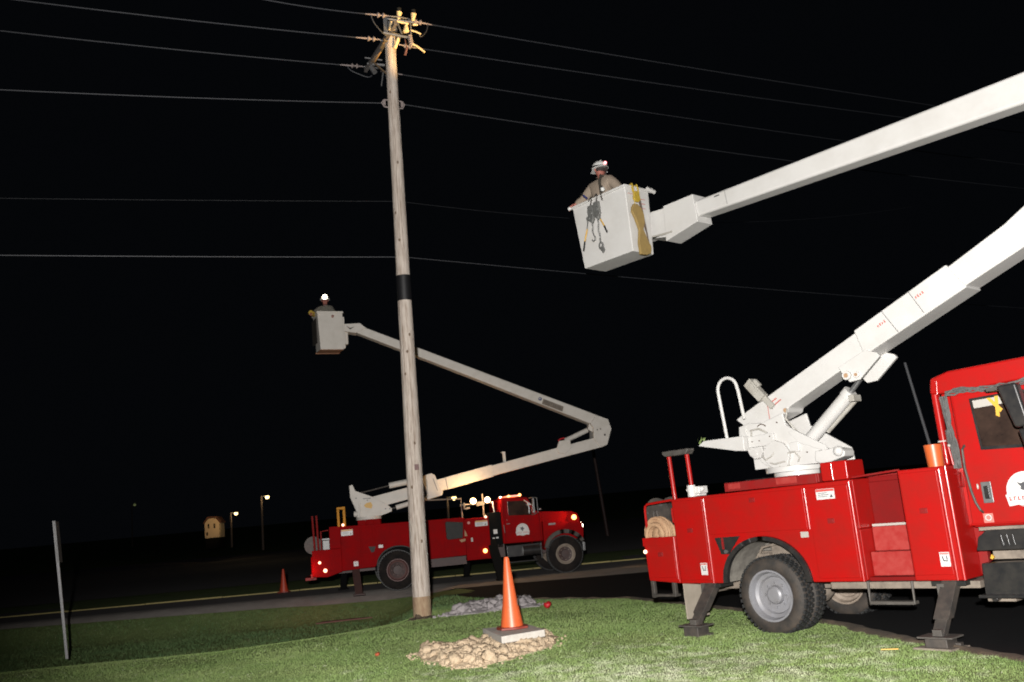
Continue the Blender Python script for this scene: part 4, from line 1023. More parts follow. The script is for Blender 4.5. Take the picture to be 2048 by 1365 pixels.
# pads under the two near feet
for x, zf, la in ((-0.84, 0.17, 'dark crib block with a rusty board under the rear outrigger'), (2.42, 0.13, 'dark crib block under the outrigger beside the cab steps')):
    o = empty('crib_block', L1(x, -0.42, 0.0), A1, label=la, cat='block', group='blocks under the outrigger feet')
    b = MB(); b.box(-0.115, 0.125, -0.12, 0.12, 0.025, zf - 0.013); b.box(-0.15, 0.18, 0.06, 0.14, 0.02, 0.06); b.build('block', M['steel_dark'], o, bevel=0.01)
    b = MB(); b.plan([(-0.24, -0.14), (0.18, -0.17), (0.24, 0.14), (-0.17, 0.16)], 0.004, 0.026); b.build('base_board', M['rim_red'] if x < 0 else M['frame'], o)
o = MB(); o.prism([(-0.09, 0.0), (0.09, 0.0), (0.085, 0.01), (-0.085, 0.01)], -0.006, 0.006)
o = o.build('yellow_stick', M['label_yellow']); o.location = L1(2.0, -0.72, 0.022); o.rotation_euler = (0, 0, A1 + 0.5); tag(o, 'thin yellow strip lying in the grass by the front crib block', 'stick')

# ------------------------------------------------------------------ people
def skin_mesh(name, chains, m, parent, sub=2, root=0):
    bm = bmesh.new(); sl = bm.verts.layers.skin.verify()
    idx = {}
    for ch in chains:
        prev = None
        for key, p, r in ch:
            if key in idx: v = idx[key]
            else:
                v = bm.verts.new(p); v[sl].radius = (r, r) if not isinstance(r, tuple) else r; idx[key] = v
                if len(idx) == 1: v[sl].use_root = True
            if prev is not None and prev is not v:
                try: bm.edges.new((prev, v))
                except ValueError: pass
            prev = v
    me = bpy.data.meshes.new(name); bm.to_mesh(me); bm.free(); me.materials.append(m)
    o = bpy.data.objects.new(name, me); COL.objects.link(o); o.parent = parent
    s_ = o.modifiers.new('skin', 'SKIN'); s_.use_smooth_shade = True
    q = o.modifiers.new('sub', 'SUBSURF'); q.levels = sub; q.render_levels = sub
    return o
def hand_chains(tag_, wrist, d, side, curl):
    """palm and five fingers; d = hand direction, side = thumb side, curl = where fingers bend"""
    d, side, curl = Vector(d).normalized(), Vector(side).normalized(), Vector(curl).normalized()
    w0 = Vector(wrist); ch = []
    palm = w0 + d * 0.055
    for i, (o_, ln) in enumerate(((0.030, 0.075), (0.010, 0.085), (-0.010, 0.078), (-0.029, 0.060))):
        k = palm + side * o_ + d * 0.03
        ch.append([(tag_ + 'palm', palm, 0.026), (f'{tag_}k{i}', k, 0.013), (f'{tag_}a{i}', k + d * ln * 0.35 + curl * ln * 0.2, 0.0095), (f'{tag_}b{i}', k + d * ln * 0.45 + curl * ln * 0.6, 0.0085), (f'{tag_}c{i}', k + d * ln * 0.25 + curl * ln * 0.9, 0.0075)])
    t = w0 + d * 0.03 + side * 0.03
    ch.append([(tag_ + 'palm', palm, 0.026), (tag_ + 't0', t, 0.015), (tag_ + 't1', t + side * 0.025 + d * 0.025 + curl * 0.01, 0.011), (tag_ + 't2', t + side * 0.025 + d * 0.05 + curl * 0.035, 0.009)])
    return ch, palm
def person(loc, rz, J, label, look, hg, cloth, m_hel, group):
    """J: joints in local metres, x to the person's right, y forward, z up, origin at the feet"""
    root = empty('person', loc, rz, label=label, cat='person', group=group)
    V = {k: Vector(v) for k, v in J.items()}
    body = [[('pel', V['pel'], 0.13), ('bel', V['pel'].lerp(V['chest'], 0.5), 0.125), ('chest', V['chest'], 0.145), ('neckb', V['neck'] - Vector((0, 0, 0.04)), 0.075), ('neck', V['neck'], 0.055), ('head0', V['head'] - Vector((0, 0, 0.06)) + Vector(look) * 0.015, 0.072), ('head', V['head'] + Vector(look) * 0.005, 0.092), ('head1', V['head'] + Vector((0, 0, 0.07)), 0.075)]]
    body.append([('head0', 0, 0), ('nose', V['head'] + Vector(look) * 0.112 - Vector((0, 0, 0.025)), 0.014)])
    for s_, n_ in ((-1, 'l'), (1, 'r')):
        body.append([('chest', 0, 0), (n_ + 'sh', V[n_ + 'sh'], 0.062), (n_ + 'el', V[n_ + 'el'], 0.044), (n_ + 'wr', V[n_ + 'wr'], 0.029)])
        body.append([('pel', 0, 0), (n_ + 'hip', V[n_ + 'hip'], 0.088), (n_ + 'kn', V[n_ + 'kn'], 0.058), (n_ + 'an', V[n_ + 'an'], 0.042), (n_ + 'toe', V[n_ + 'an'] + Vector((0, 0.16, -0.045)), 0.036)])
    for n_ in ('l', 'r'):
        d, sd, cu = hg[n_]
        ch, palm = hand_chains(n_, V[n_ + 'wr'], d, sd, cu)
        body.append([(n_ + 'wr', V[n_ + 'wr'], 0.029), (n_ + 'palm', palm, 0.026)])
        body += ch
    bo = skin_mesh('body', body, M['skin'], root, 1)
    # jacket and trousers over it
    jk = [[('c', V['chest'], 0.178), ('b', V['pel'].lerp(V['chest'], 0.5), 0.168), ('p', V['pel'] - Vector((0, 0, 0.04)), 0.165)], [('c', 0, 0), ('n', V['neck'] - Vector((0, 0, 0.035)), 0.085), ('n2', V['neck'] + Vector((0, 0, 0.005)), 0.076)]]
    for n_ in ('l', 'r'):
        md = V[n_ + 'sh'].lerp(V[n_ + 'el'], 0.5) + Vector((0, 0, 0.012))
        jk.append([('c', 0, 0), (n_ + 's', V[n_ + 'sh'], 0.105), (n_ + 'm', md, 0.095), (n_ + 'e', V[n_ + 'el'], 0.085), (n_ + 'f', V[n_ + 'el'].lerp(V[n_ + 'wr'], 0.5), 0.070), (n_ + 'w', V[n_ + 'wr'], 0.052)])
    skin_mesh('jacket', jk, cloth, bo, 2)
    tr = [[('p', V['pel'], 0.150)]]
    for n_ in ('l', 'r'):
        tr.append([('p', V['pel'], 0.15), (n_ + 'h', V[n_ + 'hip'], 0.115), (n_ + 'k', V[n_ + 'kn'], 0.085), (n_ + 'a', V[n_ + 'an'] + Vector((0, 0, 0.03)), 0.072)])
    skin_mesh('trousers', tr, M['jeans'], bo, 2)
    # face, ears, hair, boots
    lk = Vector(look).normalized(); rt = lk.cross(Vector((0, 0, 1))).normalized(); H = V['head']
    b = MB()
    for s_ in (-1, 1): b.ball(H + lk * 0.085 + rt * 0.033 * s_ + Vector((0, 0, 0.005)), 0.012, 8)
    b.build('eyes', M['label'], bo)
    b = MB(); b.tube([H + lk * 0.09 - rt * 0.022 - Vector((0, 0, 0.062)), H + lk * 0.098 - Vector((0, 0, 0.064)), H + lk * 0.09 + rt * 0.022 - Vector((0, 0, 0.062))], 0.006, 6); b.build('mouth', M['rim_red'], bo)
    b = MB()
    for s_ in (-1, 1): b.ball(H + rt * 0.095 * s_ - Vector((0, 0, 0.01)), 0.024, 8, (0.6, 1, 1.3))
    b.build('ears', M['skin'], bo)
    b = MB(); b.ball(H - lk * 0.016 + Vector((0, 0, 0.012)), 0.097, 14, (1, 1, 0.8)); b.build('hair', M['hair'], bo)
    b = MB()
    for n_ in ('l', 'r'): b.ball(V[n_ + 'an'] + Vector((0, 0.08, -0.045)), 0.06, 12, (0.85, 2.1, 0.8)); b.cyl(V[n_ + 'an'] + Vector((0, 0, -0.06)), V[n_ + 'an'] + Vector((0, 0, 0.08)), 0.062)
    b.build('boots', M['strap'], bo)
    # helmet with brim, headband lamp
    q = Matrix.Translation(H + Vector((0, 0, 0.035)))
    yaw = math.atan2(lk.y, lk.x)
    mm = q @ Matrix.Rotation(yaw, 4, 'Z') @ Matrix.Rotation(R(4), 4, 'Y')
    hm = MB()
    prof = [(0.142 * math.cos(R(a)), 0.125 * math.sin(R(a))) for a in range(0, 91, 10)]
    hm.lathe([(0.142, -0.02)] + prof[:-1] + [(0.0, 0.125)], (0, 0, 0), 'Z', 28)
    hm.plan([(0.17 + 0.03 * math.cos(R(a)) if abs(a) < 60 else 0.155 * math.cos(R(a)), 0.13 * math.sin(R(a)) * (1 if abs(a) < 90 else 1.15)) for a in range(-180, 180, 20)], -0.025, -0.015)
    hm.box(-0.07, 0.07, -0.012, 0.012, 0.10, 0.122)
    bmesh.ops.transform(hm.bm, matrix=mm, verts=hm.bm.verts[:])
    hel = hm.build('helmet', m_hel, bo, bevel=0.004)
    b = MB(); b.lathe([(0.146, -0.004), (0.150, -0.004), (0.142, 0.028), (0.138, 0.028)], (0, 0, 0), 'Z', 28, close=True)
    b.box(0.125, 0.175, -0.03, 0.03, 0.0, 0.055)
    bmesh.ops.transform(b.bm, matrix=mm @ Matrix.Rotation(R(-12), 4, 'Y'), verts=b.bm.verts[:])
    b.build('lamp_strap', M['black'], bo)
    return root, bo, mm, V
# worker 1: back to the camera, left arm on the bucket's left corner, looking along the truck's tail
# local frame: forward = truck +y, right = truck +x
W1 = L1(-2.95, 1.10, 5.90)
J1 = dict(pel=(0.0, -0.02, 0.98), chest=(0.0, 0.0, 1.34), neck=(0.0, 0.02, 1.55), head=(-0.03, 0.03, 1.70), lsh=(-0.21, 0.0, 1.43), rsh=(0.20, 0.02, 1.43),
          lel=(-0.36, -0.10, 1.24), rel=(0.36, 0.02, 1.22), lwr=(-0.46, -0.24, 1.155), rwr=(0.50, 0.06, 1.135), lhip=(-0.10, 0, 0.92), rhip=(0.10, 0, 0.92), lkn=(-0.12, 0.03, 0.5), rkn=(0.12, 0.03, 0.5), lan=(-0.12, 0, 0.10), ran=(0.12, 0, 0.10))
r1, b1, hm1, V1 = person(W1, A1, J1, 'person in tan workwear with a red light on the white helmet, in the large bucket', (-0.96, 0.28, 0), dict(l=((-0.5, -0.5, -0.25), (0.6, -0.6, 0), (0, 0, -1)), r=((1, 0.1, -0.2), (0, 1, 0), (0, 0, -1))), M['cloth_tan'], M['helmet'], None)
b = MB()
b.tube([(0.09, -0.10, 1.53), (0.12, -0.185, 1.40), (0.135, -0.195, 1.22), (0.13, -0.18, 1.05)], 0.024, 8); b.tube([(0.10, -0.13, 1.53), (0.13, 0.10, 1.50), (0.12, 0.16, 1.3)], 0.022, 8); b.tube([(-0.16, -0.1, 1.0), (0, -0.19, 1.01), (0.17, -0.11, 1.03)], 0.022, 8)
b.build('harness', M['harness'], b1)
b = MB(); b.ball((hm1 @ Vector((-0.155, -0.03, 0.03))), 0.026, 10); b.build('rear_light', M['lamp_pink'], b1)
b = MB(); b.ball((hm1 @ Vector((0.0, -0.135, -0.06))), 0.016, 10); b.build('chin_strap_clip', M['label'], b1)
b = MB(); b.tube([hm1 @ Vector((-0.05, -0.12, -0.02)), hm1 @ Vector((0.03, -0.12, -0.09)), hm1 @ Vector((0.06, -0.07, -0.14))], 0.014, 6); b.tube([hm1 @ Vector((-0.10, -0.07, -0.02)), hm1 @ Vector((-0.1, -0.05, -0.1))], 0.03, 6); b.build('chin_strap', M['hair'], b1)
# his helmet lamp lights the pole head
hl = L1(-3.16, 1.13, 7.70)
lamp('helmet_lamp_light', 'SPOT', hl, 5200, (1, 0.62, 0.24), 0.02, aim=(-1.95, 18.2, 12.25), size=17, blend=0.9)

# ------------------------------------------------------------------ FAR TRUCK
A2 = R(11.402)
T2O = Vector((-3.642, 25.7635, 0.0))
T2M = Matrix.Translation(T2O) @ Matrix.Rotation(A2, 4, 'Z')
def L2(x, y, z): return T2M @ Vector((x, y, z))
t2 = empty('bucket_truck', T2O, A2, label='red bucket truck on the road behind the wooden pole with its white boom folded back', cat='truck', group='red bucket trucks')
t2['far'] = 1
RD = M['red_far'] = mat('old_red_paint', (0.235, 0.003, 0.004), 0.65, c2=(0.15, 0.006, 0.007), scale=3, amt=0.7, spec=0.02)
b = MB()
arch = arc(0.02, 0.84, 0.60, 0.50, 180, 0, 20)
b.prism([(-1.5, 0.80), (-0.60, 0.84)] + arch[1:-1] + [(0.62, 0.88), (1.90, 0.90), (1.90, 1.93), (0.95, 1.94), (-1.5, 1.985)], 0.05, 0.12)
b.prism([(-1.5, 1.36), (1.9, 1.36), (1.90, 1.93), (0.95, 1.94), (-1.5, 1.985)], 0.12, 0.55)
b.box(-1.5, -0.62, 0.12, 0.55, 0.82, 1.36); b.box(0.66, 1.9, 0.12, 0.55, 0.92, 1.36)
b.box(1.89, 2.58, 0.0, 0.55, 0.75, 1.885)
b.prism([(-2.30, 0.72), (-1.9, 0.68), (-1.5, 0.79), (-1.5, 1.41), (-2.28, 1.41)], 0.08, 0.16)
b.box(-2.30, -1.5, 0.16, 2.4, 0.78, 0.86); b.box(-2.32, -2.26, 0.2, 2.4, 0.78, 1.25)
b.box(-1.80, -1.50, 0.10, 0.2, 1.41, 2.00)
b.prism([(-1.5, 0.82), (1.9, 0.9), (1.90, 1.93), (-1.5, 1.985)], 1.9, 2.4)
b.box(1.89, 2.58, 1.9, 2.4, 0.75, 1.885); b.box(-1.5, 2.5, 0.55, 1.9, 1.30, 1.38)
b.box(1.9, 2.55, 0.55, 1.9, 0.95, 1.3)
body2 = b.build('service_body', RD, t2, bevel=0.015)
for (x0, x1, z0, z1) in ((-1.46, -0.98, 0.86, 1.93), (-0.94, -0.64, 0.90, 1.90), (-0.58, 0.86, 1.40, 1.90), (0.92, 1.30, 0.96, 1.88)):
    b = MB(); b.box(x0, x1, 0.038, 0.051, z0, z1); b.build('compartment_door', RD, body2, bevel=0.006)
b = MB(); b.box(1.94, 2.52, -0.012, 0.001, 0.80, 1.84); b.build('compartment_door', RD, body2, bevel=0.008)
b = MB(); b.prism([(1.37, 1.40), (1.42, 1.36), (1.82, 1.37), (1.86, 1.80), (1.40, 1.86), (1.36, 1.83)], 0.0, 0.06); b.build('rubber_flap', M['black'], body2, bevel=0.01)
b = MB(); b.prism([(1.88, 1.60), (1.95, 1.42), (1.87, 1.41)], -0.03, 0.0); b.prism([(1.72, 1.33), (1.96, 1.36), (1.96, 1.31), (1.77, 1.26)], 0.02, 0.05); b.build('flap_bracket', M['rope'], body2)
b = MB(); o_ = arc(0.02, 0.84, 0.60, 0.50, 180, 0, 20); i_ = arc(0.02, 0.84, 0.57, 0.47, 180, 0, 20)
for k in range(20): b.prism([o_[k], o_[k + 1], i_[k + 1], i_[k]], 0.03, 0.10)
b.build('wheel_arch_lip', M['black'], body2)
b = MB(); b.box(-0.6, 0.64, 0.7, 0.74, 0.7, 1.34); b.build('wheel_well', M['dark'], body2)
b = MB(); b.prism([(-0.77, 1.385), (-0.58, 1.37), (-0.63, 1.23), (-0.70, 1.22)], 0.028, 0.04); b.build('fuel_recess', M['black'], body2)
s_ = sticker(body2, -1.51 + 0.03, -1.17, 1.73, 1.89, 0.037, 'warning_label', 1)
b = MB(); b.box(-1.47, -1.18, 0.030, 0.033, 1.855, 1.885); b.build('label_strip', M['label_yellow'], s_)
sticker(body2, -1.19, -1.07, 0.90, 1.03, 0.037, 'foot_label', 2)
s_ = sticker(body2, 2.19, 2.54, 1.65, 1.80, -0.013, 'warning_label', 1)
b = MB(); b.box(2.20, 2.53, -0.021, -0.018, 1.77, 1.795); b.build('label_strip', M['label_yellow'], s_)
b = MB(); b.cyl((2.01, -0.016, 1.77), (2.01, -0.012, 1.77), 0.04); b.build('round_label', M['label_pink'], body2)
sticker(body2, -0.50, -0.38, 1.32, 1.40, 0.037, 'reflector', 0, M['label'])
b = MB(); b.box(2.04, 2.09, -0.03, -0.012, 1.25, 1.36); b.build('latch', M['reflector'], body2)
b = MB()
b.tube([(-2.02, 0.1, 1.40), (-2.02, 0.1, 1.90), (-1.82, 0.1, 1.92)], 0.02)
b.tube([(-2.20, 0.15, 1.30), (-2.23, 0.15, 2.33), (-2.12, 0.15, 2.33), (-2.10, 0.15, 1.35)], 0.028)
b.build('tail_hoop', M['red_dirty'], body2)
b = MB(); b.box(-2.34, -2.26, 0.12, 2.35, 0.68, 0.80); b.box(-2.5, -2.2, 0.5, 2.0, 0.62, 0.70); b.build('rear_bumper', M['red_dirty'], t2, bevel=0.01)
b = MB(); b.box(-1.57, -1.50, 0.10, 0.16, 1.98, 2.44); b.box(-1.41, -1.34, 0.10, 0.16, 1.98, 2.44); b.box(-1.57, -1.34, 0.10, 0.16, 2.44, 2.51); b.build('yellow_rest', M['yellow'], t2, bevel=0.012)
# lit lamps of the far truck
def lampball(x, y, z, r, m, parent=t2, name='marker_lamp', sc=(1, 1, 1)):
    b = MB(); b.ball((x, y, z), r, 12, sc); return b.build(name, M[m], parent)
lampball(-1.42, 0.03, 2.02, 0.038, 'lamp_marker'); lampball(2.50, -0.03, 1.89, 0.035, 'lamp_marker'); lampball(2.41, -0.03, 0.97, 0.062, 'lamp_amber')
lampball(-2.22, 0.13, 1.10, 0.045, 'lamp_red', name='tail_lamp', sc=(1, 1, 1.6)); lampball(-2.20, 0.12, 0.99, 0.04, 'lamp_marker', name='tail_lamp', sc=(1, 1, 1.6)); lampball(-2.09, 0.07, 1.08, 0.038, 'lamp_marker', name='tail_lamp'); lampball(-1.95, 0.06, 0.86, 0.052, 'lamp_marker', name='tail_lamp')
lamp('tail_light_glow', 'POINT', L2(-2.35, -0.15, 0.9), 6, (1, 0.12, 0.06), 0.04)
o = empty('cooler', L2(-1.90, 0.42, 1.0), A2, label='pale grey upright cooler in the tail tray of the far truck', cat='cooler')
b = MB(); b.box(-0.10, 0.10, -0.1, 0.1, 0.0, 0.66); b.build('cooler_body', M['galv'], o, bevel=0.02)
b = MB(); b.box(-0.105, 0.105, -0.105, 0.105, 0.66, 0.71); b.build('cooler_lid', M['galv'], o, bevel=0.01)
o = empty('hose_reel', L2(-2.25, 0.6, 0.85), A2, label='round dark hose reel hanging at the tail of the far truck', cat='reel')
b = MB(); b.cyl((0, -0.05, 0.70), (0, 0.15, 0.70), 0.24, n=24); b.cyl((0, -0.09, 0.70), (0, -0.05, 0.70), 0.17, n=20); b.build('drum', M['steel_dark'], o)
b = MB(); b.box(-0.05, 0.05, 0.0, 0.1, 0.0, 0.6); b.build('reel_stand', M['frame'], o)
# chassis, tank, wheels
b = MB(); b.box(-2.0, 5.2, 0.75, 0.86, 0.72, 0.92); b.box(-2.0, 5.2, 1.55, 1.66, 0.72, 0.92); b.cyl((-0.02, 0.3, 0.68), (-0.02, 2.1, 0.68), 0.09); b.cyl((4.71, 0.3, 0.67), (4.71, 2.1, 0.67), 0.07); b.ball((-0.02, 1.2, 0.68), 0.2)
b.box(0.8, 1.9, 0.2, 0.7, 0.66, 0.88); b.box(2.6, 3.0, 0.2, 0.7, 0.75, 1.1)
b.build('chassis', M['hub_dark'], t2)
b = MB(); b.box(3.05, 4.03, 0.16, 0.7, 0.72, 1.04); b.cyl((3.5, 0.2, 0.86), (4.0, 0.2, 0.86), 0.14, n=20); b.box(3.05, 3.9, 0.08, 0.3, 0.56, 0.60); b.box(4.02, 4.06, 0.14, 0.2, 0.60, 1.06)
b.build('fuel_tank', M['black_gloss'], t2, bevel=0.015)
wheel(t2, -0.02, 0.685, 0.08, 0.525, 0.29, 0.26, -1, M['rim_red'], 0.14, dark=M['hub_dark'])
wheel(t2, -0.02, 0.685, 0.38, 0.525, 0.29, 0.26, -1, M['rim_dirty'], 0.03, False)
wheel(t2, -0.02, 0.685, 1.80, 0.525, 0.29, 0.26, -1, M['rim_dirty'], 0.09, False)
wheel(t2, -0.02, 0.685, 2.08, 0.525, 0.29, 0.26, -1, M['rim_dirty'], 0.05, False)
wheel(t2, 4.71, 0.665, 0.10, 0.505, 0.27, 0.27, -1, M['rim_dirty'], 0.06, dark=M['hub_dark'])
wheel(t2, 4.71, 0.665, 1.98, 0.505, 0.27, 0.27, -1, M['rim_dirty'], 0.06, False)
# outriggers: dark legs
def leg2(x, yt, yf, zt, zf, w_, m, parent, x2=None):
    x2 = x if x2 is None else x2
    b = MB(); vs = []
    for (xx, y, z) in ((x, yt, zt), (x2, yf, zf)):
        for sx, sy in ((-1, -1), (1, -1), (1, 1), (-1, 1)): vs.append(Vector((xx + sx * w_, y + sy * 0.07, z)))
    b._add(vs, ((0, 3, 2, 1), (4, 5, 6, 7), (0, 1, 5, 4), (1, 2, 6, 5), (2, 3, 7, 6), (3, 0, 4, 7)))
    b.box(x2 - 0.16, x2 + 0.16, yf - 0.16, yf + 0.16, zf - 0.03, zf)
    return b.build('outrigger', m, parent, bevel=0.006)
leg2(-1.15, 0.15, -0.45, 0.82, 0.20, 0.10, M['hub_dark'], t2, -1.10)
leg2(-1.45, 2.2, 2.8, 0.82, 0.20, 0.09, M['dark'], t2, -1.5)
leg2(2.62, 0.15, -0.45, 1.25, 0.20, 0.13, M['dark'], t2, 2.75)
leg2(2.2, 2.2, 2.8, 0.9, 0.2, 0.09, M['dark'], t2)
b = MB(); b.box(2.60, 2.96, 0.2, 2.2, 1.02, 2.0); b.build('cab_gap_rack', M['dark'], t2)
b = MB(); b.box(2.72, 2.83, 0.185, 0.199, 1.40, 1.52); b.box(2.68, 2.74, 0.185, 0.199, 1.27, 1.30); b.box(2.78, 2.85, 0.185, 0.199, 1.27, 1.31); b.cyl((2.78, 0.15, 2.0), (2.76, 0.15, 2.3), 0.02); b.build('rack_tag', M['label'], t2)
# cab and hood
b = MB()
b.prism([(2.97, 1.10), (4.12, 1.08), (4.14, 1.90), (3.95, 1.95), (3.76, 2.34), (3.05, 2.375), (2.98, 2.33)], 0.16, 2.24)
cab2 = b.build('cab', RD, t2, bevel=0.035, segs=3)
b = MB(); b.prism([(3.17, 2.27), (3.18, 1.87), (3.86, 1.83), (3.85, 2.02), (3.66, 2.245)], 0.145, 0.162); b.build('window', M['glass'], cab2, bevel=0.006)
b = MB(); b.prism([(3.97, 1.95), (3.99, 1.95), (3.80, 2.30), (3.78, 2.30)], 0.3, 2.1); b.build('windscreen', M['glass'], cab2)
b = MB(); b.box(3.045, 3.051, 0.150, 0.161, 1.12, 2.28); b.build('door_seam', M['dark'], cab2)
b = MB(); b.box(4.06, 4.066, 0.150, 0.161, 1.10, 1.9); b.build('door_seam', M['dark'], cab2)
b = MB(); b.cyl((3.10, 0.14, 1.64), (3.20, 0.14, 1.64), 0.013); b.ball((3.12, 0.14, 1.75), 0.016); b.tube([(3.02, 0.12, 1.62), (3.02, 0.1, 1.5), (3.03, 0.12, 1.4)], 0.012); b.build('door_handle', M['chrome_dull'], cab2)
badge(cab2, 3.545, 1.285, 0.40, 0.158)
b = MB()
archf = arc(4.71, 0.82, 0.56, 0.46, 180, 20, 18)
b.prism([(4.12, 0.85), (4.14, 0.85)] + archf + [(5.27, 0.98), (5.30, 1.22), (5.29, 1.50), (4.14, 1.62)], 0.12, 0.45)
b.prism([(4.12, 0.85), (4.14, 0.85)] + archf + [(5.27, 0.98), (5.30, 1.22), (5.29, 1.50), (4.14, 1.62)], 1.95, 2.28)
b.prism([(4.12, 1.1), (5.20, 1.05), (5.26, 1.60), (5.20, 1.76), (5.05, 1.83), (4.12, 1.90)], 0.28, 2.12)
hood = b.build('hood', RD, t2, bevel=0.04, segs=3)
b = MB(); o_ = arc(4.71, 0.82, 0.60, 0.53, 172, 20, 18); i_ = arc(4.71, 0.82, 0.50, 0.42, 172, 20, 18)
for k in range(18): b.prism([o_[k], o_[k + 1], i_[k + 1], i_[k]], 0.02, 0.16)
bmesh.ops.remove_doubles(b.bm, verts=b.bm.verts[:], dist=0.0003)
b.build('fender_flare', M['steel_dark'], hood)
b = MB(); b.box(4.30, 4.50, 0.108, 0.121, 1.50, 1.55); b.build('hood_emblem', M['chrome_dull'], hood)
b = MB(); b.box(5.26, 5.34, 0.2, 2.2, 0.70, 0.95); b.box(5.27, 5.30, 0.6, 1.8, 1.0, 1.6); b.build('front_bumper', M['chrome_dull'], t2, bevel=0.02)
lampball(5.06, 0.10, 1.655, 0.075, 'lamp_amber', hood, 'turn_lamp'); lampball(5.27, 0.22, 1.40, 0.072, 'lamp_hot', hood, 'headlight', (0.8, 0.8, 1.5))
lamp('turn_lamp_light', 'SPOT', L2(5.12, -0.12, 1.72), 24, (1, 0.25, 0.1), 0.03, aim=L2(4.5, 0.25, 1.72), size=75, blend=0.8)
lamp('headlight_beam', 'SPOT', L2(5.36, 0.35, 1.38), 25, (1, 0.55, 0.25), 0.05, aim=L2(8.5, -0.6, 0.15), size=80, blend=0.8)
b = MB(); b.box(3.24, 3.62, 0.4, 2.0, 2.385, 2.43); lb_ = b.build('roof_light_bar', M['lamp_amber_dim'], cab2, bevel=0.01)
lampball(3.28, 0.38, 2.41, 0.035, 'lamp_amber', cab2, 'beacon'); lampball(3.60, 0.38, 2.42, 0.042, 'lamp_amber', cab2, 'beacon'); lampball(3.00, 0.2, 2.40, 0.018, 'lamp_hot', cab2, 'marker_lamp')
b = MB(); b.tube([(3.80, 0.1, 2.30), (3.84, -0.12, 2.31), (3.97, -0.16, 2.29), (3.97, -0.16, 1.88), (3.86, -0.12, 1.84), (3.84, 0.12, 1.83)], 0.014); b.box(3.84, 3.88, -0.2, -0.06, 1.88, 2.28); b.build('mirror', M['chrome_dull'], cab2)
b = MB(); b.tube([(3.66, 0.12, 2.26), (3.84, 0.0, 2.10)], 0.012); b.box(3.74, 3.80, 0.02, 0.08, 2.10, 2.17); b.build('visor_glint', M['label'], cab2)
b = MB(); b.ball((4.16, 0.4, 1.97), 0.05, sc=(1, 0.6, 0.7)); b.build('cowl_mirror', M['chrome_dull'], cab2)
# work lamps on a bar behind the cab
b = MB(); b.tube([(1.90, 0.4, 1.88), (1.90, 0.4, 2.46), (0.95, 0.4, 2.50)], 0.022); b.box(1.86, 2.78, 0.38, 0.44, 2.26, 2.30); b.cyl((2.52, 0.4, 1.88), (2.52, 0.4, 2.55), 0.022)
rack = b.build('lamp_rack', M['frame'], t2)
b = MB(); b.box(1.95, 2.0, 0.33, 0.4, 2.17, 2.34); b.box(1.95, 2.13, 0.33, 0.4, 2.15, 2.2); b.box(2.33, 2.55, 0.35, 0.42, 2.22, 2.33); b.build('lamp_bracket', M['steel'], rack)
for x in (2.23, 2.64):
    b = MB(); b.cyl((x, 0.30, 2.36), (x, 0.36, 2.36), 0.085, n=20); b.build('work_lamp', M['steel'], rack)
    lampball(x, 0.295, 2.36, 0.088, 'lamp_white', rack, 'lamp_lens', (1, 0.35, 1))
lamp('work_light', 'SPOT', L2(2.25, 0.55, 2.36), 80, (1, 0.62, 0.28), 0.05, aim=L2(2.0, 1.2, 3.0), size=120, blend=0.9)
lamp('work_light', 'POINT', L2(2.23, 0.12, 2.36), 26, (1, 0.62, 0.3), 0.05)
lamp('work_light', 'POINT', L2(2.64, 0.12, 2.36), 26, (1, 0.62, 0.3), 0.05)
# turret and booms
b = MB(); b.cyl((-0.66, 1.2, 1.38), (-0.66, 1.2, 2.12), 0.33, n=28); b.box(-1.0, -0.38, 0.9, 1.5, 1.96, 2.12); b.build('pedestal', RD, t2)
b = MB(); b.cyl((-0.68, 1.2, 2.12), (-0.68, 1.2, 2.21), 0.36, n=32)
tt2 = b.build('turntable', M['boom_white'], t2)
pl2 = [(-1.01, 2.20), (-1.03, 2.42), (-1.17, 2.79), (-1.18, 3.11), (-1.09, 3.13), (-1.02, 2.95), (-0.56, 2.75), (-0.15, 2.50), (-0.02, 2.37), (-0.03, 2.29), (-0.32, 2.20)]
b = MB(); b.prism(pl2, 0.96, 1.0); b.prism(pl2, 1.44, 1.48); b.box(-0.98, -0.4, 1.0, 1.44, 2.21, 2.5); b.build('turret', M['boom_white'], tt2, bevel=0.01)
b = MB(); b.cyl((-1.10, 1.0, 2.30), (-0.98, 1.0, 2.30), 0.08); b.box(-0.95, -0.90, 0.90, 0.96, 2.22, 2.6); b.build('swing_motor', M['boom_white'], tt2, bevel=0.01)
b = MB(); b.prism([(-0.74, 2.58), (-0.60, 2.60), (-0.56, 2.50), (-0.60, 2.42), (-0.76, 2.46), (-0.80, 2.52)], 0.953, 0.96); b.build('warning_label', M['label_yellow'], tt2)
b = MB()
for x, z in ((-1.01, 2.74), (-0.2, 2.38), (-0.08, 2.37), (-0.7, 2.66)): b.cyl((x, 0.95, z), (x, 0.96, z), 0.018)
b.box(-0.82, -0.6, 0.953, 0.96, 2.70, 2.72); b.build('turret_bolt', M['label_black'], tt2)
b = MB(); b.prism([(-0.66, 2.73), (1.58, 3.125), (1.62, 2.785), (-0.15, 2.48), (-0.6, 2.45)], 1.02, 1.42)
b.prism([(1.58, 3.13), (2.97, 3.385), (3.01, 3.04), (1.62, 2.775)], 1.0, 1.44); b.prism([(2.97, 3.36), (6.3, 3.965), (6.52, 3.69), (6.41, 3.65), (3.0, 3.06)], 1.02, 1.42)
lo2 = b.build('lower_boom', M['boom_white'], t2, bevel=0.015)
b = MB(); b.box(3.34, 3.42, 1.1, 1.2, 3.44, 3.72); b.box(3.31, 3.42, 1.08, 1.22, 3.71, 3.74); b.build('boom_stop', M['boom_white'], lo2)
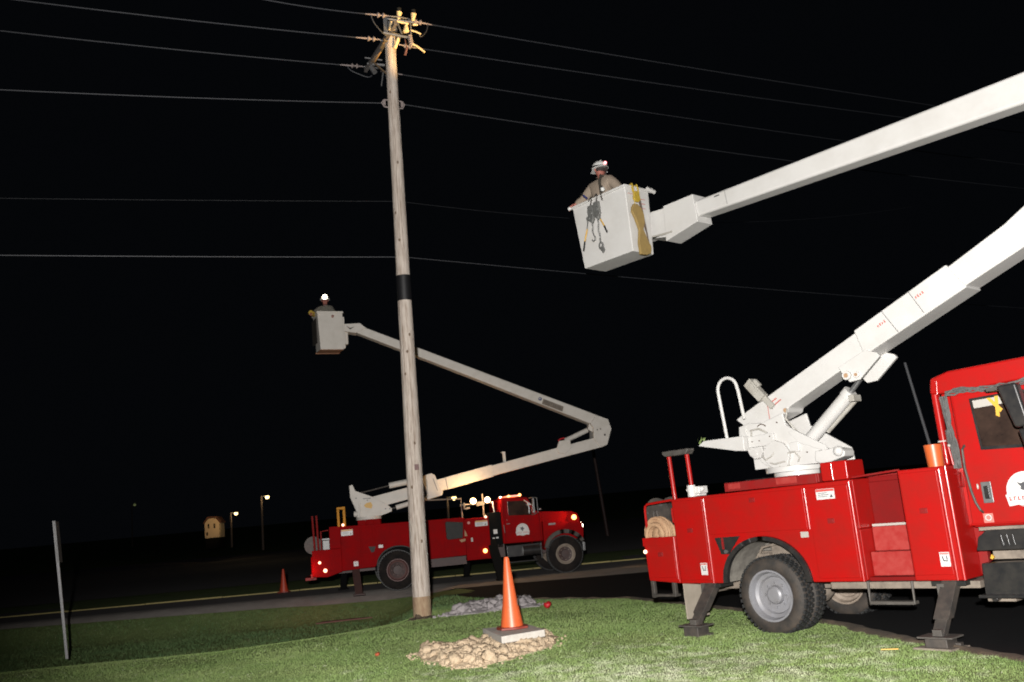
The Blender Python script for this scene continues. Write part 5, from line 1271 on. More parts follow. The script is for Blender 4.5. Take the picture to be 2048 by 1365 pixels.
b = MB(); cl = [(0.86, 3.13), (0.92, 3.22), (1.17, 3.275), (1.27, 3.21), (1.42, 2.80), (1.47, 2.72), (1.44, 2.62), (1.12, 2.555), (1.05, 2.62)]
b.prism(cl, 0.93, 0.975); b.build('boom_bracket', M['boom_white'], lo2, bevel=0.012)
b = MB(); b.prism(cl, 1.46, 1.5); b.build('boom_bracket', M['boom_white'], lo2, bevel=0.012)
b = MB(); b.box(1.02, 1.03, 0.925, 0.93, 2.70, 3.1); b.prism([(1.20, 3.12), (1.215, 3.12), (1.32, 2.76), (1.305, 2.76)], 0.925, 0.93); b.box(0.86, 1.0, 1.0, 1.02, 2.70, 2.72); b.build('bracket_gap', M['label_black'], lo2)
b = MB(); b.cyl((-0.06, 1.0, 3.02), (0.95, 1.0, 3.14), 0.085, n=20); b.cyl((0.10, 1.0, 2.385), (1.1, 1.0, 2.60), 0.07, n=20)
cy2 = b.build('lift_cylinder', M['boom_white'], t2, bevel=0.004)
b = MB(); b.cyl((-1.0, 1.0, 2.86), (-0.06, 1.0, 3.02), 0.022); b.cyl((-0.08, 1.0, 2.36), (0.12, 1.0, 2.39), 0.03); b.build('cylinder_rod', M['steel_dark'], cy2)
b = MB()
b.prism([(6.14, 3.93), (6.17, 4.25), (6.09, 4.38), (6.30, 4.62), (6.66, 4.47), (6.73, 4.17), (6.55, 3.70), (6.42, 3.66), (6.30, 3.68)], 0.98, 1.46)
b.build('elbow', M['boom_white'], t2, bevel=0.02)
b = MB()
for x, z in ((6.28, 4.17), (6.38, 4.19)): b.cyl((x, 0.97, z), (x, 0.98, z), 0.02)
b.cyl((6.50, 0.97, 4.0), (6.50, 0.98, 4.0), 0.03); b.build('elbow_bolt', M['steel_dark'], t2)
b = MB(); b.prism([(-0.60, 7.80), (-0.44, 7.70), (6.62, 4.50), (6.10, 4.37), (2.5, 6.07), (-0.72, 7.56)], 1.03, 1.38)
up2 = b.build('upper_boom', M['boom_white'], t2, bevel=0.03, segs=3)
b = MB(); b.prism([(-0.60, 7.84), (-1.05, 7.84), (-1.08, 7.62), (-0.74, 7.55), (-0.42, 7.68)], 1.0, 1.4); b.build('boom_tip', M['boom_white'], up2, bevel=0.015)
b = MB(); b.prism([(-1.02, 7.80), (-0.90, 7.70), (-0.76, 7.74), (-0.90, 7.66)], 0.994, 1.0); b.build('tip_gap', M['dark'], up2)
b = MB(); b.cyl((4.62, 1.022, 5.23), (4.62, 1.03, 5.23), 0.055); b.build('boom_logo', M['label_blue'], up2)
b = MB(); b.cyl((4.61, 1.016, 5.24), (4.61, 1.023, 5.24), 0.022); b.build('logo_dot', M['label'], up2)
# soft grey name plate with marks
b = MB(); b.prism([(4.72, 5.23), (5.32, 4.95), (5.27, 4.80), (4.66, 5.08)], 1.024, 1.03); nb = b.build('name_plate', M['frame'], up2)
b.bm = bmesh.new()
for k in range(8):
    x, z = 4.74 + k * 0.065, 5.135 - k * 0.031
    b.prism([(x, z - 0.02), (x + 0.014, z - 0.026), (x + 0.03, z + 0.035), (x + 0.016, z + 0.04)], 1.02, 1.024)
b.build('plate_lettering', M['label_black'], nb)
b = MB(); b.cyl((5.30, 1.2, 3.93), (6.03, 1.2, 4.20), 0.075, n=20); b.prism([(4.96, 3.70), (5.06, 3.92), (5.40, 3.95), (5.42, 3.70), (5.22, 3.52), (5.02, 3.56)], 0.96, 1.02); b.prism([(6.02, 4.22), (6.10, 4.42), (6.20, 4.35), (6.2, 4.1)], 1.1, 1.3)
b.build('upper_cylinder', M['boom_white'], t2, bevel=0.012)
b = MB(); b.tube([(5.04, 1.0, 3.93), (5.12, 1.0, 3.98), (5.24, 1.0, 4.0)], 0.02); b.build('red_hose', M['flagred'], t2)
# far bucket
mm2 = Matrix.Translation((-1.52, 1.05, 0)) @ Matrix.Rotation(R(14), 4, 'Z')
bk2 = bucket(t2, -0.38, 0.36, -0.30, 0.30, 7.05, 8.17, 0.05, M['boom_white'], 0.02, 'bucket', mm2)
b = MB(); b.box(-0.34, 0.33, -0.27, 0.27, 7.035, 7.05, mm2); b.box(-0.36, 0.34, 0.22, 0.29, 7.02, 7.05, mm2); b.build('bucket_floor', M['bucket_brown'], bk2)
b = MB(); b.box(-0.40, 0.38, -0.32, -0.30, 8.12, 8.18, mm2); b.box(0.36, 0.38, -0.3, 0.3, 8.12, 8.18, mm2); b.box(-0.40, -0.38, -0.3, 0.3, 8.12, 8.18, mm2); b.box(-0.40, 0.38, 0.30, 0.32, 8.12, 8.18, mm2); b.build('bucket_rim', M['boom_white'], bk2, bevel=0.008)
b = MB(); b.box(0.37, 0.44, -0.18, 0.2, 7.10, 8.05, mm2); b.box(0.44, 0.56, -0.05, 0.1, 7.25, 7.62, mm2); b.prism([(-1.10, 7.62), (-1.05, 7.82), (-0.80, 7.84), (-0.80, 7.62)], 1.05, 1.3); b.build('bucket_mount', M['boom_white'], bk2, bevel=0.015)
b = MB(); b.box(-0.425, -0.405, -0.28, 0.28, 7.25, 7.98, mm2); b.build('bucket_side_shade', M['steel_dark'], bk2)  # dark plate added as shade on the bucket side turned from the flash

# worker 2: faces the camera, headlamp on
W2 = L2(-1.58, 1.05, 7.07)
J2 = dict(pel=(0.0, 0.0, 0.86), chest=(0.0, 0.02, 1.16), neck=(0.0, 0.03, 1.36), head=(0.0, 0.05, 1.50), lsh=(-0.17, 0.02, 1.25), rsh=(0.17, 0.02, 1.25),
          lel=(-0.24, 0.05, 1.04), rel=(0.34, 0.06, 1.10), lwr=(-0.2, 0.2, 1.0), rwr=(0.40, 0.20, 1.10), lhip=(-0.09, 0, 0.80), rhip=(0.09, 0, 0.80), lkn=(-0.11, 0.03, 0.45), rkn=(0.11, 0.03, 0.45), lan=(-0.11, 0, 0.10), ran=(0.11, 0, 0.10))
r2, b2, hm2, V2 = person(W2, A2 + math.pi, J2, 'person with a glowing headlamp on a white helmet standing in the small far bucket', (0.0, 1.0, -0.05), dict(l=((0, 1, -0.2), (1, 0, 0), (0, 0, -1)), r=((0.2, 1, -0.3), (-1, 0, 0), (0, 0, -1))), M['cloth_grey'], M['helmet'], None)
b = MB(); b.ball(hm2 @ Vector((0.19, 0, 0.045)), 0.062, 12); b.build('headlamp', M['lamp_hot'], b2)
b = MB(); b.tube([V2['rel'], V2['rel'].lerp(V2['rwr'], 0.6), V2['rwr'] + Vector((0.02, 0.06, 0.0))], 0.075, 10); b.build('yellow_sleeve', M['glove_bright'], b2)
b = MB(); b.ball(V2['neck'] + Vector((0, 0.07, -0.02)), 0.05, 10, (1, 0.5, 1.2)); b.build('collar', M['rim_red'], b2)

# ------------------------------------------------------------------ UTILITY POLE
PB, PT = Vector((-2.206, 18.4, -0.1)), Vector((-2.035, 18.4, 12.28))
def PP(z): return PB.lerp(PT, (z - PB.z) / (PT.z - PB.z))
def prad(z): return 0.176 - 0.062 * (z / 12.3)
up = empty('utility_pole', (PB.x, PB.y, 0.05), 0, label='tall weathered wooden utility pole with a black band and crossarms at its lit top', cat='utility pole')
def bu(b, name, m, **k):
    bmesh.ops.translate(b.bm, vec=-Vector(up.location), verts=b.bm.verts[:]); return b.build(name, m, up, **k)
b = MB()
zs = frange(0.46, 12.28, 0.12); nn = 20
def ringpts(z, off=0.0, rough=1.0):
    c = PP(z); out = []
    for k in range(nn):
        a = math.tau * k / nn
        r = prad(z) + off + rough * 0.006 * noise.noise(Vector((math.cos(a) * 2, math.sin(a) * 2, z * 0.7))) + rough * 0.003 * noise.noise(Vector((math.cos(a) * 7, math.sin(a) * 7, z * 1.5)))
        out.append(Vector((c.x + r * math.cos(a), c.y + r * math.sin(a), z)))
    return out
def tubez(zs, off=0.0, rough=1.0):
    vs = [p for z in zs for p in ringpts(z, off, rough)]
    fs = [(i * nn + k, i * nn + (k + 1) % nn, (i + 1) * nn + (k + 1) % nn, (i + 1) * nn + k) for i in range(len(zs) - 1) for k in range(nn)]
    fs.append(tuple(range(nn - 1, -1, -1))); fs.append(tuple(range((len(zs) - 1) * nn, len(zs) * nn)))
    return vs, fs
b._add(*tubez(zs)); shaft = bu(b, 'pole_shaft', M['wood'])
b = MB(); b._add(*tubez(frange(-0.1, 0.46, 0.08), 0.002)); bu(b, 'pole_foot', M['wood_base'])
b = MB(); b._add(*tubez(frange(6.33, 6.86, 0.1), 0.007, 0.0)); bu(b, 'black_band', M['sleeve'])
b = MB()
for (a, z) in ((250, 4.8), (300, 5.6), (255, 2.55), (290, 3.4), (240, 8.2), (285, 9.3), (262, 7.6), (300, 1.5), (250, 10.9), (275, 5.25)):
    c = PP(z); r = prad(z); b.ball((c.x + r * math.cos(R(a)), c.y + r * math.sin(R(a)), z), 0.022, 8, (1, 0.5, 1.6))
bu(b, 'pole_knot', M['knot'])
b = MB()
for (a0, z0, z1) in ((262, 0.9, 3.8), (285, 2.2, 5.4), (248, 3.5, 6.2), (270, 7.2, 11.0), (292, 7.0, 9.0), (280, 0.6, 2.0), (255, 9.0, 12.0)):
    pp = []
    z = z0
    while z < z1:
        c = PP(z); a = R(a0 + 3 * math.sin(z * 2)); r = prad(z) + 0.0005
        pp.append((c.x + r * math.cos(a), c.y + r * math.sin(a), z)); z += 0.2
    b.tube(pp, [0.0035 * math.sin(math.pi * (i + 0.3) / (len(pp) + 0.1)) + 0.0005 for i in range(len(pp))], 5)
bu(b, 'pole_crack', M['knot'])
b = MB(); b.box(-2.13, -2.05, 18.2, 18.235, 2.87, 2.98); bu(b, 'pole_tag', M['rim_red'])
# crossarms
N_, F_ = Vector((-1.73, 17.85, 12.3)), Vector((-2.62, 19.62, 12.3))
ad = (F_ - N_).normalized(); sd = Vector((ad.y, -ad.x, 0)) * -1   # sd points left-ish
if sd.x > 0: sd = -sd
def arm(b, off, z, l0=0.0, l1=0.0, w_=0.05, h=0.06):
    p0, p1 = N_ - ad * l0 + sd * off, F_ + ad * l1 + sd * off
    p0.z = p1.z = z
    vs = [p + sd * (sx * w_) + Vector((0, 0, sz * h)) for p in (p0, p1) for sx, sz in ((-1, -1), (1, -1), (1, 1), (-1, 1))]
    b._add(vs, ((0, 3, 2, 1), (4, 5, 6, 7), (0, 1, 5, 4), (1, 2, 6, 5), (2, 3, 7, 6), (3, 0, 4, 7)))
for off, nm_ in ((0.15, 'crossarm'),):
    b = MB(); arm(b, off, 12.14, 0.12, 0.05, 0.036, 0.045); bu(b, nm_, M['arm_grey'], bevel=0.006)
b = MB()
for s_, e in ((0.17, 1),):
    top = PP(12.1) + ad * (0.78 * e) + sd * s_; top.z = 12.06
    b.tube([PP(11.35) + sd * s_ * 0.6, top], 0.02, 6)
bu(b, 'arm_brace', M['arm_wood'])
def insulator_string(b, p, d, n=2, r=0.06, gap=0.11, start=0.12):
    d = Vector(d).normalized(); p = Vector(p)
    b.cyl(p, p + d * start, 0.014, n=8)
    for i in range(n):
        q = p + d * (start + i * gap)
        b.cyl(q, q + d * 0.035, r * 0.5, r, 14); b.cyl(q + d * 0.035, q + d * 0.055, r, r * 0.8, 14); b.cyl(q + d * 0.055, q + d * gap, 0.018, n=8)
    e = p + d * (start + n * gap)
    b.cyl(e, e + d * 0.2, 0.022, 0.012, 8)
    return e + d * 0.2
def pix_ray(px, py):
    x, y = px - 1024, 682.5 - py
    xr, yr = x * math.cos(ROLL) + y * math.sin(ROLL), -x * math.sin(ROLL) + y * math.cos(ROLL)
    return Vector((xr, FPX * math.cos(PITCH) - yr * math.sin(PITCH), FPX * math.sin(PITCH) + yr * math.cos(PITCH)))
def wire_end(A, az, px, py):
    """where the wire leaving A on heading az crosses the sight line measured in the photograph (used once to survey heights)"""
    d = Vector((math.sin(R(az)), math.cos(R(az)), 0)); n = Vector((-d.y, d.x, 0)); r = pix_ray(px, py)
    t = (Vector(A) - CAM).dot(n) / r.dot(n); return CAM + r * t

def wire(A, az, px, py, r, m, label, sag=0.12, ext=2.2, group='overhead wires'):
    A = Vector(A); E = wire_end(A, az, px, py); D = E - A
    o = empty('power_line', A, 0, label=label, cat='wire', group=group)
    n = 24; pp = []
    for i in range(n + 1):
        t = ext * i / n
        p = D * t; p.z += sag * (t * t - t)
        pp.append(p)
    b = MB(); b.tube(pp, r, 6); b.build('conductor', m, o)
    return D.normalized()
LZ, RZ = 250, 60
def hd(a): return Vector((math.sin(R(a)), math.cos(R(a)), 0.0))
ins = MB()
An = N_ + Vector((0, 0, 0.02)); Am = PP(12.1); Af = F_ + Vector((0, 0, -0.08))
An.z = 12.28; Am.z = 12.14; Af.z = 12.2
ends = {}
for key, P_, zl, zr in (('n', An, 12.36, 12.33), ('m', Am, 12.16, 12.1), ('f', Af, 12.22, 12.16)):
    for a, zz, nm in ((LZ, zl, 'l'), (RZ, zr, 'r')):
        s0 = Vector((P_.x, P_.y, zz)) + hd(a) * 0.2
        ends[key + nm] = insulator_string(ins, s0, hd(a))
bu(ins, 'insulator', M['porcelain'])
b = MB()
for P_, zz in ((An, 12.36), (Am, 12.14), (Af, 12.22)):
    for a in (LZ, RZ):
        b.cyl(Vector((P_.x, P_.y, zz)), Vector((P_.x, P_.y, zz)) + hd(a) * 0.22, 0.014, n=8)
bu(b, 'dead_end_bolt', M['galv'])
wire(ends['nl'], LZ, 520, -2, 0.0125, M['wire'], 'topmost power line running left from the pole top')
wire(ends['ml'], LZ, 30, 0, 0.0125, M['wire'], 'second power line down on the left, from the middle of the crossarm')
wire(ends['fl'], LZ, 0, 62, 0.0125, M['wire'], 'third power line down on the left, from the far end of the crossarm')
wire(ends['nr'], RZ, 1850, 209, 0.0125, M['wire'], 'topmost power line running right from the pole top', ext=3)
wire(ends['mr'], RZ, 1780, 232, 0.0125, M['wire'], 'second power line down on the right, above the bucket worker', ext=3)
wire(ends['fr'], RZ, 1680, 281, 0.0125, M['wire'], 'third power line down on the right, below the other two crossarm lines', ext=3)
Nl = PP(10.68) + hd(LZ) * 0.24; Nr = PP(10.7) + hd(RZ) * 0.26
wire(Nl, LZ, 0, 180, 0.011, M['wire'], 'neutral wire on the left from the clamp below the crossarm')
wire(Nr, RZ, 1565, 320, 0.011, M['wire'], 'neutral wire on the right from the clamp below the crossarm, passing above the white bucket', ext=3)
Cl = PP(7.27) + hd(LZ) * 0.13; Cr = PP(7.27) + hd(RZ) * 0.13
wire(Cl, LZ, 0, 511, 0.0085, M['wire'], 'lowest bright cable on the left, meeting the pole above its black band', sag=0.04)
wire(Cr, RZ, 1780, 598, 0.008, M['wire'], 'lowest cable on the right, passing under the white bucket', ext=1.6)
Gl = PP(8.48) + hd(LZ) * 0.12; Gr = PP(8.48) + hd(RZ) * 0.12
wire(Gl, LZ, 0, 397, 0.004, M['wire_thin'], 'very faint thin cable on the left midway up the pole', sag=0.04)
wire(Gr, RZ, 1140, 437, 0.004, M['wire_thin'], 'very faint thin cable on the right midway up the pole', ext=4)
# neutral clamps
b = MB()
for a in (LZ, RZ):
    c = PP(10.69); d = hd(a)
    b.tube([c + d * 0.10 + Vector((0, 0, -0.10)), c + d * 0.2 + Vector((0, 0, -0.09)), c + d * 0.26 + Vector((0, 0, 0.0)), c + d * 0.2 + Vector((0, 0, 0.07)), c + d * 0.1 + Vector((0, 0, 0.07))], 0.015, 8)
    b.cyl(c + d * 0.20 - Vector((0, 0, 0.06)), c + d * 0.20 + Vector((0, 0, 0.06)), 0.034, n=12)
bu(b, 'neutral_clamp', M['porcelain'])
# arresters and pin insulators on the arms, lit by the helmet lamp
def V3(*a): return Vector(a)
def shed_cone(top, bot, r0, r1):
    b = MB(); top, bot = Vector(top), Vector(bot); d = bot - top; n = 5
    for i in range(n):
        t0, t1_ = i / n, (i + 0.62) / n
        ra = r0 + (r1 - r0) * t0
        b.cyl(top + d * t0, top + d * t1_, ra, ra * 0.92, 14); b.cyl(top + d * t1_, top + d * ((i + 1.0) / n), ra * 0.66, ra * 0.66, 12)
    bu(b, 'arrester', M['warm_lit'])
shed_cone((-1.74, 17.9, 12.50), (-1.77, 17.9, 12.33), 0.062, 0.026)
shed_cone((-1.44, 17.9, 12.43), (-1.47, 17.9, 12.27), 0.062, 0.026)
shed_cone((-1.93, 17.9, 12.30), (-1.93, 17.9, 12.10), 0.022, 0.078)
shed_cone((-1.61, 17.9, 12.22), (-1.63, 17.9, 12.02), 0.024, 0.080)
for q in ((-1.74, 17.9, 12.50), (-1.44, 17.9, 12.43)):
    b = MB(); b.cyl(q, (q[0], q[1], q[2] + 0.09), 0.05, n=12); bu(b, 'arrester_cap', M['black'])
for name_, m_, r_, pts_ in (('mount_bar', 'warm_lit', 0.026, [(-1.80, 17.9, 12.30), (-1.56, 17.9, 12.22)]), ('mount_bar', 'galv', 0.03, [(-2.10, 17.9, 12.07), (-1.80, 17.92, 11.98), (-1.53, 17.9, 11.89)]),
                           ('mount_bar', 'warm_lit', 0.030, [(-1.98, 18.1, 12.15), (-1.78, 18.1, 12.08)]), ('arm_brace', 'warm_lit', 0.040, [(-1.80, 18.1, 12.06), (-1.92, 18.12, 11.80)]),
                           ('mount_bar', 'galv', 0.024, [(-2.0, 17.9, 12.38), (-1.45, 17.9, 12.24)]), ('bolt_stub', 'warm_lit', 0.024, [(-1.47, 17.9, 12.19), (-1.37, 17.9, 12.18)]),
                           ('switch_blade', 'warm_lit', 0.018, [(-1.53, 17.9, 12.07), (-1.42, 17.9, 12.02), (-1.32, 17.9, 11.96)]), ('switch_arm', 'warm_lit', 0.022, [(-1.55, 17.9, 11.78), (-1.40, 17.9, 11.67), (-1.27, 17.9, 11.54)]),
                           ('mount_bar', 'galv', 0.018, [(-1.52, 17.9, 12.30), (-1.53, 17.9, 11.72)]), ('mount_bar', 'galv', 0.018, [(-1.80, 17.9, 12.28), (-1.72, 17.9, 12.0)])):
    b = MB(); b.tube([Vector(q) for q in pts_], r_, 8); bu(b, name_, M[m_])
b = MB()
for k in range(5): b.cyl((-1.56 + 0.006 * k, 17.9, 11.94 - 0.045 * k), (-1.555 + 0.006 * k, 17.9, 11.915 - 0.045 * k), 0.05, n=12)
b.cyl((-1.56, 17.9, 11.95), (-1.53, 17.9, 11.70), 0.026, n=10); bu(b, 'coil_insulator', M['porcelain'])
b = MB(); b.box(-2.10, -2.01, 17.92, 18.1, 12.10, 12.50); bu(b, 'switch_box', M['galv'], bevel=0.012)
b = MB(); b.box(-2.00, -1.82, 17.95, 18.05, 12.15, 12.36); bu(b, 'switch_box', M['galv'], bevel=0.012)
b = MB(); b.cyl((-2.60, 19.3, 12.05), (-2.52, 19.26, 11.90), 0.06, n=12); b.cyl((-2.6, 19.3, 12.1), (-2.62, 19.3, 12.03), 0.03, n=8); bu(b, 'fuse_holder', M['galv'])
b = MB(); b.tube([Vector((-2.73, 19.3, 12.30)), Vector((-2.34, 19.3, 12.20))], 0.018, 6); bu(b, 'mount_bar', M['galv'])
b = MB(); b.tube([Vector((-2.68, 19.3, 12.15)), Vector((-2.29, 19.3, 12.07))], 0.03, 6); bu(b, 'mount_bar', M['galv'])
b = MB(); b.tube([Vector((-2.29, 18.9, 11.70)), Vector((-2.35, 18.9, 11.37))], 0.014, 6); bu(b, 'drop_lead', M['galv'])
b = MB()   # wood brace seen lit below the arm
b.tube([Vector((-2.10, 18.25, 12.10)), Vector((-2.55, 19.3, 12.20))], 0.055, 4); bu(b, 'wood_brace', M['arm_lit'])
# jumpers
def jumper(A, B, drop, out=0.0):
    A, B = Vector(A), Vector(B); pp = []
    for i in range(13):
        t = i / 12; p = A.lerp(B, t); p.z -= drop * (1 - (2 * t - 1) ** 4) ** 0.8; pp.append(p)
    b.tube(pp, 0.012, 6)
b = MB()
jumper(ends['nl'] - hd(LZ) * 0.12, Vector((-2.06, 17.95, 12.10)), 0.12); jumper(ends['nr'] - hd(RZ) * 0.1, Vector((-1.36, 17.9, 11.98)), 0.14)
jumper(ends['fl'] - hd(LZ) * 0.15, F_ + Vector((-0.02, 0, -0.28)), 0.10); jumper(ends['fr'] - hd(RZ) * 0.1, F_ + Vector((0.3, -0.1, -0.35)), 0.12)
bu(b, 'jumper_wire', M['wire'])
b = MB(); q = PP(11.9) + Vector((0.36, -0.3, 0)); b.tube([q + Vector((0, 0, 0.1)), q + Vector((0.02, 0, -0.15))], 0.01, 6); b.tube([q + Vector((0.03, 0, -0.1)), q + Vector((-0.02, 0, -0.28))], 0.026, 8); bu(b, 'hanging_clamp', M['rim_red'])

# ------------------------------------------------------------------ cone, slab, soil, rubble
def traffic_cone(loc, h, rb, m, label, rot=0.0, tilt=0.0):
    o = empty('traffic_cone', loc, rot, label=label, cat='traffic cone', group='orange traffic cones')
    b = MB(); b.lathe([(rb, 0.03), (rb * 0.98, 0.06), (rb * 0.62, h * 0.42), (rb * 0.25, h * 0.97), (rb * 0.19, h), (rb * 0.12, h), (0.0, h - 0.01)], (0, 0, 0), 'Z', 32); b.build('cone_shell', m, o)
    q = rb * 1.42
    b = MB(); b.plan([(q * math.cos(R(a)) * (1.18 if (a % 90) == 45 else 1.0), q * math.sin(R(a)) * (1.18 if (a % 90) == 45 else 1.0)) for a in range(0, 360, 15)], 0.0, 0.03); b.build('cone_base', M['cone_base'], o, bevel=0.006)
    return o
CZ = 0.275
co = traffic_cone((-0.36, 13.22, CZ + 0.012), 0.96, 0.155, M['cone'], 'tall bright orange traffic cone standing on the pale slab in the lawn', 0.2)
b = MB(); b.prism_y([(-0.005, 0.0), (0.012, 0.0), (0.02, 0.10), (-0.01, 0.09)], 0.0, 0.004)
bmesh.ops.transform(b.bm, matrix=Matrix.Translation((0.085, -0.088, 0.30)) @ Matrix.Rotation(R(-40), 4, 'Z'), verts=b.bm.verts[:]); b.build('cone_scuff', M['strap'], co)
o = empty('concrete_slab', (-0.36, 13.1, 0), 0, label='pale grey square slab lying under the tall orange cone', cat='slab')
sl = [(-0.43, 0.46), (-0.13, -0.66), (0.44, -0.32), (0.22, 0.48)]
b = MB(); b.plan(sl[::1], CZ - 0.085, CZ + 0.008); b.build('slab', M['concrete'], o, bevel=0.01)
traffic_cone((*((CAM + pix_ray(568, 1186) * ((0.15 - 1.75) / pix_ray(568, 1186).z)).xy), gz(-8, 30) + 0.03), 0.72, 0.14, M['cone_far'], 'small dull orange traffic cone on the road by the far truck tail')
def pile(name, pts, hmax, m, label, cat, n_l, rl, seed, zb=0.0, elong=(1, 1)):
    """soil heap: lumpy mound mesh plus clods, one mesh"""
    random.seed(seed)
    bm = bmesh.new()
    def inside(x, y):
        c = False; j = len(pts) - 1
        for i in range(len(pts)):
            if (pts[i][1] > y) != (pts[j][1] > y) and x < (pts[j][0] - pts[i][0]) * (y - pts[i][1]) / (pts[j][1] - pts[i][1]) + pts[i][0]: c = not c
            j = i
        return c
    def edge(x, y):
        d = 9
        for i in range(len(pts)):
            a, c = Vector(pts[i]), Vector(pts[(i + 1) % len(pts)]); p = Vector((x, y)); ab = c - a
            t = max(0, min(1, (p - a).dot(ab) / ab.dot(ab))); d = min(d, (p - (a + ab * t)).length)
        return d
    xs = [p[0] for p in pts]; ys = [p[1] for p in pts]
    st = 0.025; nx = int((max(xs) - min(xs)) / st) + 3; ny = int((max(ys) - min(ys)) / st) + 3
    grid = {}
    for j in range(ny):
        for i in range(nx):
            x, y = min(xs) - st + i * st, min(ys) - st + j * st
            if inside(x, y) and edge(x, y) > 0.05 + 0.10 * noise.noise(Vector((x * 3.3, y * 3.3, seed + 5))):
                e = min(1, edge(x, y) / 0.30)
                h = hmax * (e ** 0.7) * (0.65 + 0.5 * noise.noise(Vector((x * 2.2, y * 2.2, seed))) + 0.30 * noise.noise(Vector((x * 7, y * 7, seed))) + 0.22 * noise.noise(Vector((x * 18, y * 18, seed))))
            else: h = -0.02
            grid[i, j] = bm.verts.new((x, y, gz(x, y) + max(h, -0.02)))
    for j in range(ny - 1):
        for i in range(nx - 1):
            q = [grid[i, j], grid[i + 1, j], grid[i + 1, j + 1], grid[i, j + 1]]
            if any(v.co.z > gz(v.co.x, v.co.y) - 0.01 for v in q): bm.faces.new(q)
    for v in [v for v in bm.verts if not v.link_faces]: bm.verts.remove(v)
    k = 0; tries = 0
    while k < n_l and tries < n_l * 30:
        tries += 1
        x, y = rnd(min(xs), max(xs)), rnd(min(ys), max(ys))
        if not inside(x, y): continue
        q_ = random.random(); r = rl * (rnd(1.2, 1.8) if q_ < 0.10 else rnd(0.6, 1.1) if q_ < 0.45 else rnd(0.2, 0.55))
        if edge(x, y) < r * 0.9 + 0.08 * (noise.noise(Vector((x * 3, y * 3, seed))) + 0.4): continue
        e = min(1, edge(x, y) / 0.28); z = gz(x, y) + hmax * e ** 0.7 * (0.62 + 0.5 * noise.noise(Vector((x * 2.2, y * 2.2, seed))))
        res = bmesh.ops.create_icosphere(bm, subdivisions=3 if r > 0.035 else 2, radius=r, matrix=Matrix.Translation((x, y, z)))
        sx, sy, sz = rnd(0.8, 1.3), rnd(0.8, 1.3), rnd(0.7, 1.0)
        off = Vector((k * 3.1, k * 1.7, 0))
        for v in res['verts']:
            d = v.co - Vector((x, y, z)); f = 1 + 0.5 * noise.noise(d * (1.5 / r) + off) + 0.3 * noise.noise(d * (3.5 / r) + off) + 0.16 * noise.noise(d * (8 / r))
            v.co = Vector((x + d.x * f * sx, y + d.y * f * sy, z + d.z * f * sz))
        k += 1
    cx_, cy_ = sum(xs) / len(xs), sum(ys) / len(ys)
    for k in range(n_l // 4):       # loose crumbs spilled round the edge
        i = random.randrange(len(pts)); a = Vector(pts[i]).lerp(Vector(pts[(i + 1) % len(pts)]), random.random())
        d_ = (a - Vector((cx_, cy_))).normalized(); a = a + d_ * rnd(-0.08, 0.10); r = rl * rnd(0.12, 0.4)
        res = bmesh.ops.create_icosphere(bm, subdivisions=1, radius=r, matrix=Matrix.Translation((a.x, a.y, gz(a.x, a.y) + r * 0.6)))
        for v in res['verts']: v.co += Vector((rnd(-1, 1), rnd(-1, 1), rnd(-1, 1))) * r * 0.25
    me = bpy.data.meshes.new(name); bm.to_mesh(me); bm.free(); me.materials.append(m); me.shade_smooth()
    o = bpy.data.objects.new(name, me); COL.objects.link(o)
    tag(o, label, cat)
    return o
pile('sand_pile', [(-1.72, 13.0), (-1.45, 13.25), (-1.05, 13.2), (-0.85, 13.55), (-0.5, 13.75), (0.0, 13.65), (0.30, 13.45), (0.22, 12.75), (-0.1, 12.35), (-0.35, 11.95), (-0.75, 11.6), (-1.05, 11.65), (-1.25, 12.0), (-1.55, 12.45)], 0.14, M['sand'], 'heap of light brown soil lumps in front of the cone slab', 'soil heap', 620, 0.056, 5)
pile('rubble_pile', [(-1.95, 18.0), (-1.5, 18.9), (-1.1, 19.8), (-0.6, 20.0), (0.0, 19.6), (0.1, 18.5), (-0.5, 18.3), (-1.2, 18.0)], 0.13, M['gravel'], 'grey rubble heap in the grass between the pole and the cone', 'rubble heap', 170, 0.085, 9)
random.seed(21)
pile('pole_soil', [(-2.55, 18.05), (-2.5, 18.45), (-1.95, 18.5), (-1.85, 18.2), (-2.1, 17.95), (-2.35, 17.9)], 0.06, M['edge_dirt'], 'small ring of brown soil at the foot of the wooden pole', 'soil heap', 16, 0.04, 3)
random.seed(22)
def bit(name, loc, r, m, label, cat):
    bm = bmesh.new(); bmesh.ops.create_icosphere(bm, subdivisions=2, radius=r)
    for v in bm.verts: v.co *= 1 + 0.5 * noise.noise(v.co * (2 / r)); v.co.z *= 0.8
    me = bpy.data.meshes.new(name); bm.to_mesh(me); bm.free(); me.materials.append(m); me.shade_smooth()
    o = bpy.data.objects.new(name, me); o.location = loc; COL.objects.link(o); return tag(o, label, cat)
bit('red_ball', (0.21, 18.04, gz(0.21, 18.04) + 0.07), 0.075, M['flagred'], 'small bright red ball shape in the grass right of the cone', 'ball')
bit('litter', (-2.25, 13.3, gz(-2.25, 13.3) + 0.02), 0.035, M['leafbit'], 'tiny orange scrap in the lawn left of the soil heap', 'litter')
b = MB(); b.plan([(-0.7, -0.12), (0.75, -0.1), (0.6, 0.14), (-0.5, 0.16)], 0.0, 0.03)
o = b.build('board', mat('red_brown_board', (0.15, 0.06, 0.05), 0.9, c2=(0.09, 0.04, 0.03), scale=6, amt=0.6)); o.location = L2(-1.55, -0.55, gz(*L2(-1.55, -0.55, 0).xy) + 0.02); o.rotation_euler = (0, 0, A2); tag(o, 'reddish board on the road edge under the far truck outrigger', 'board')

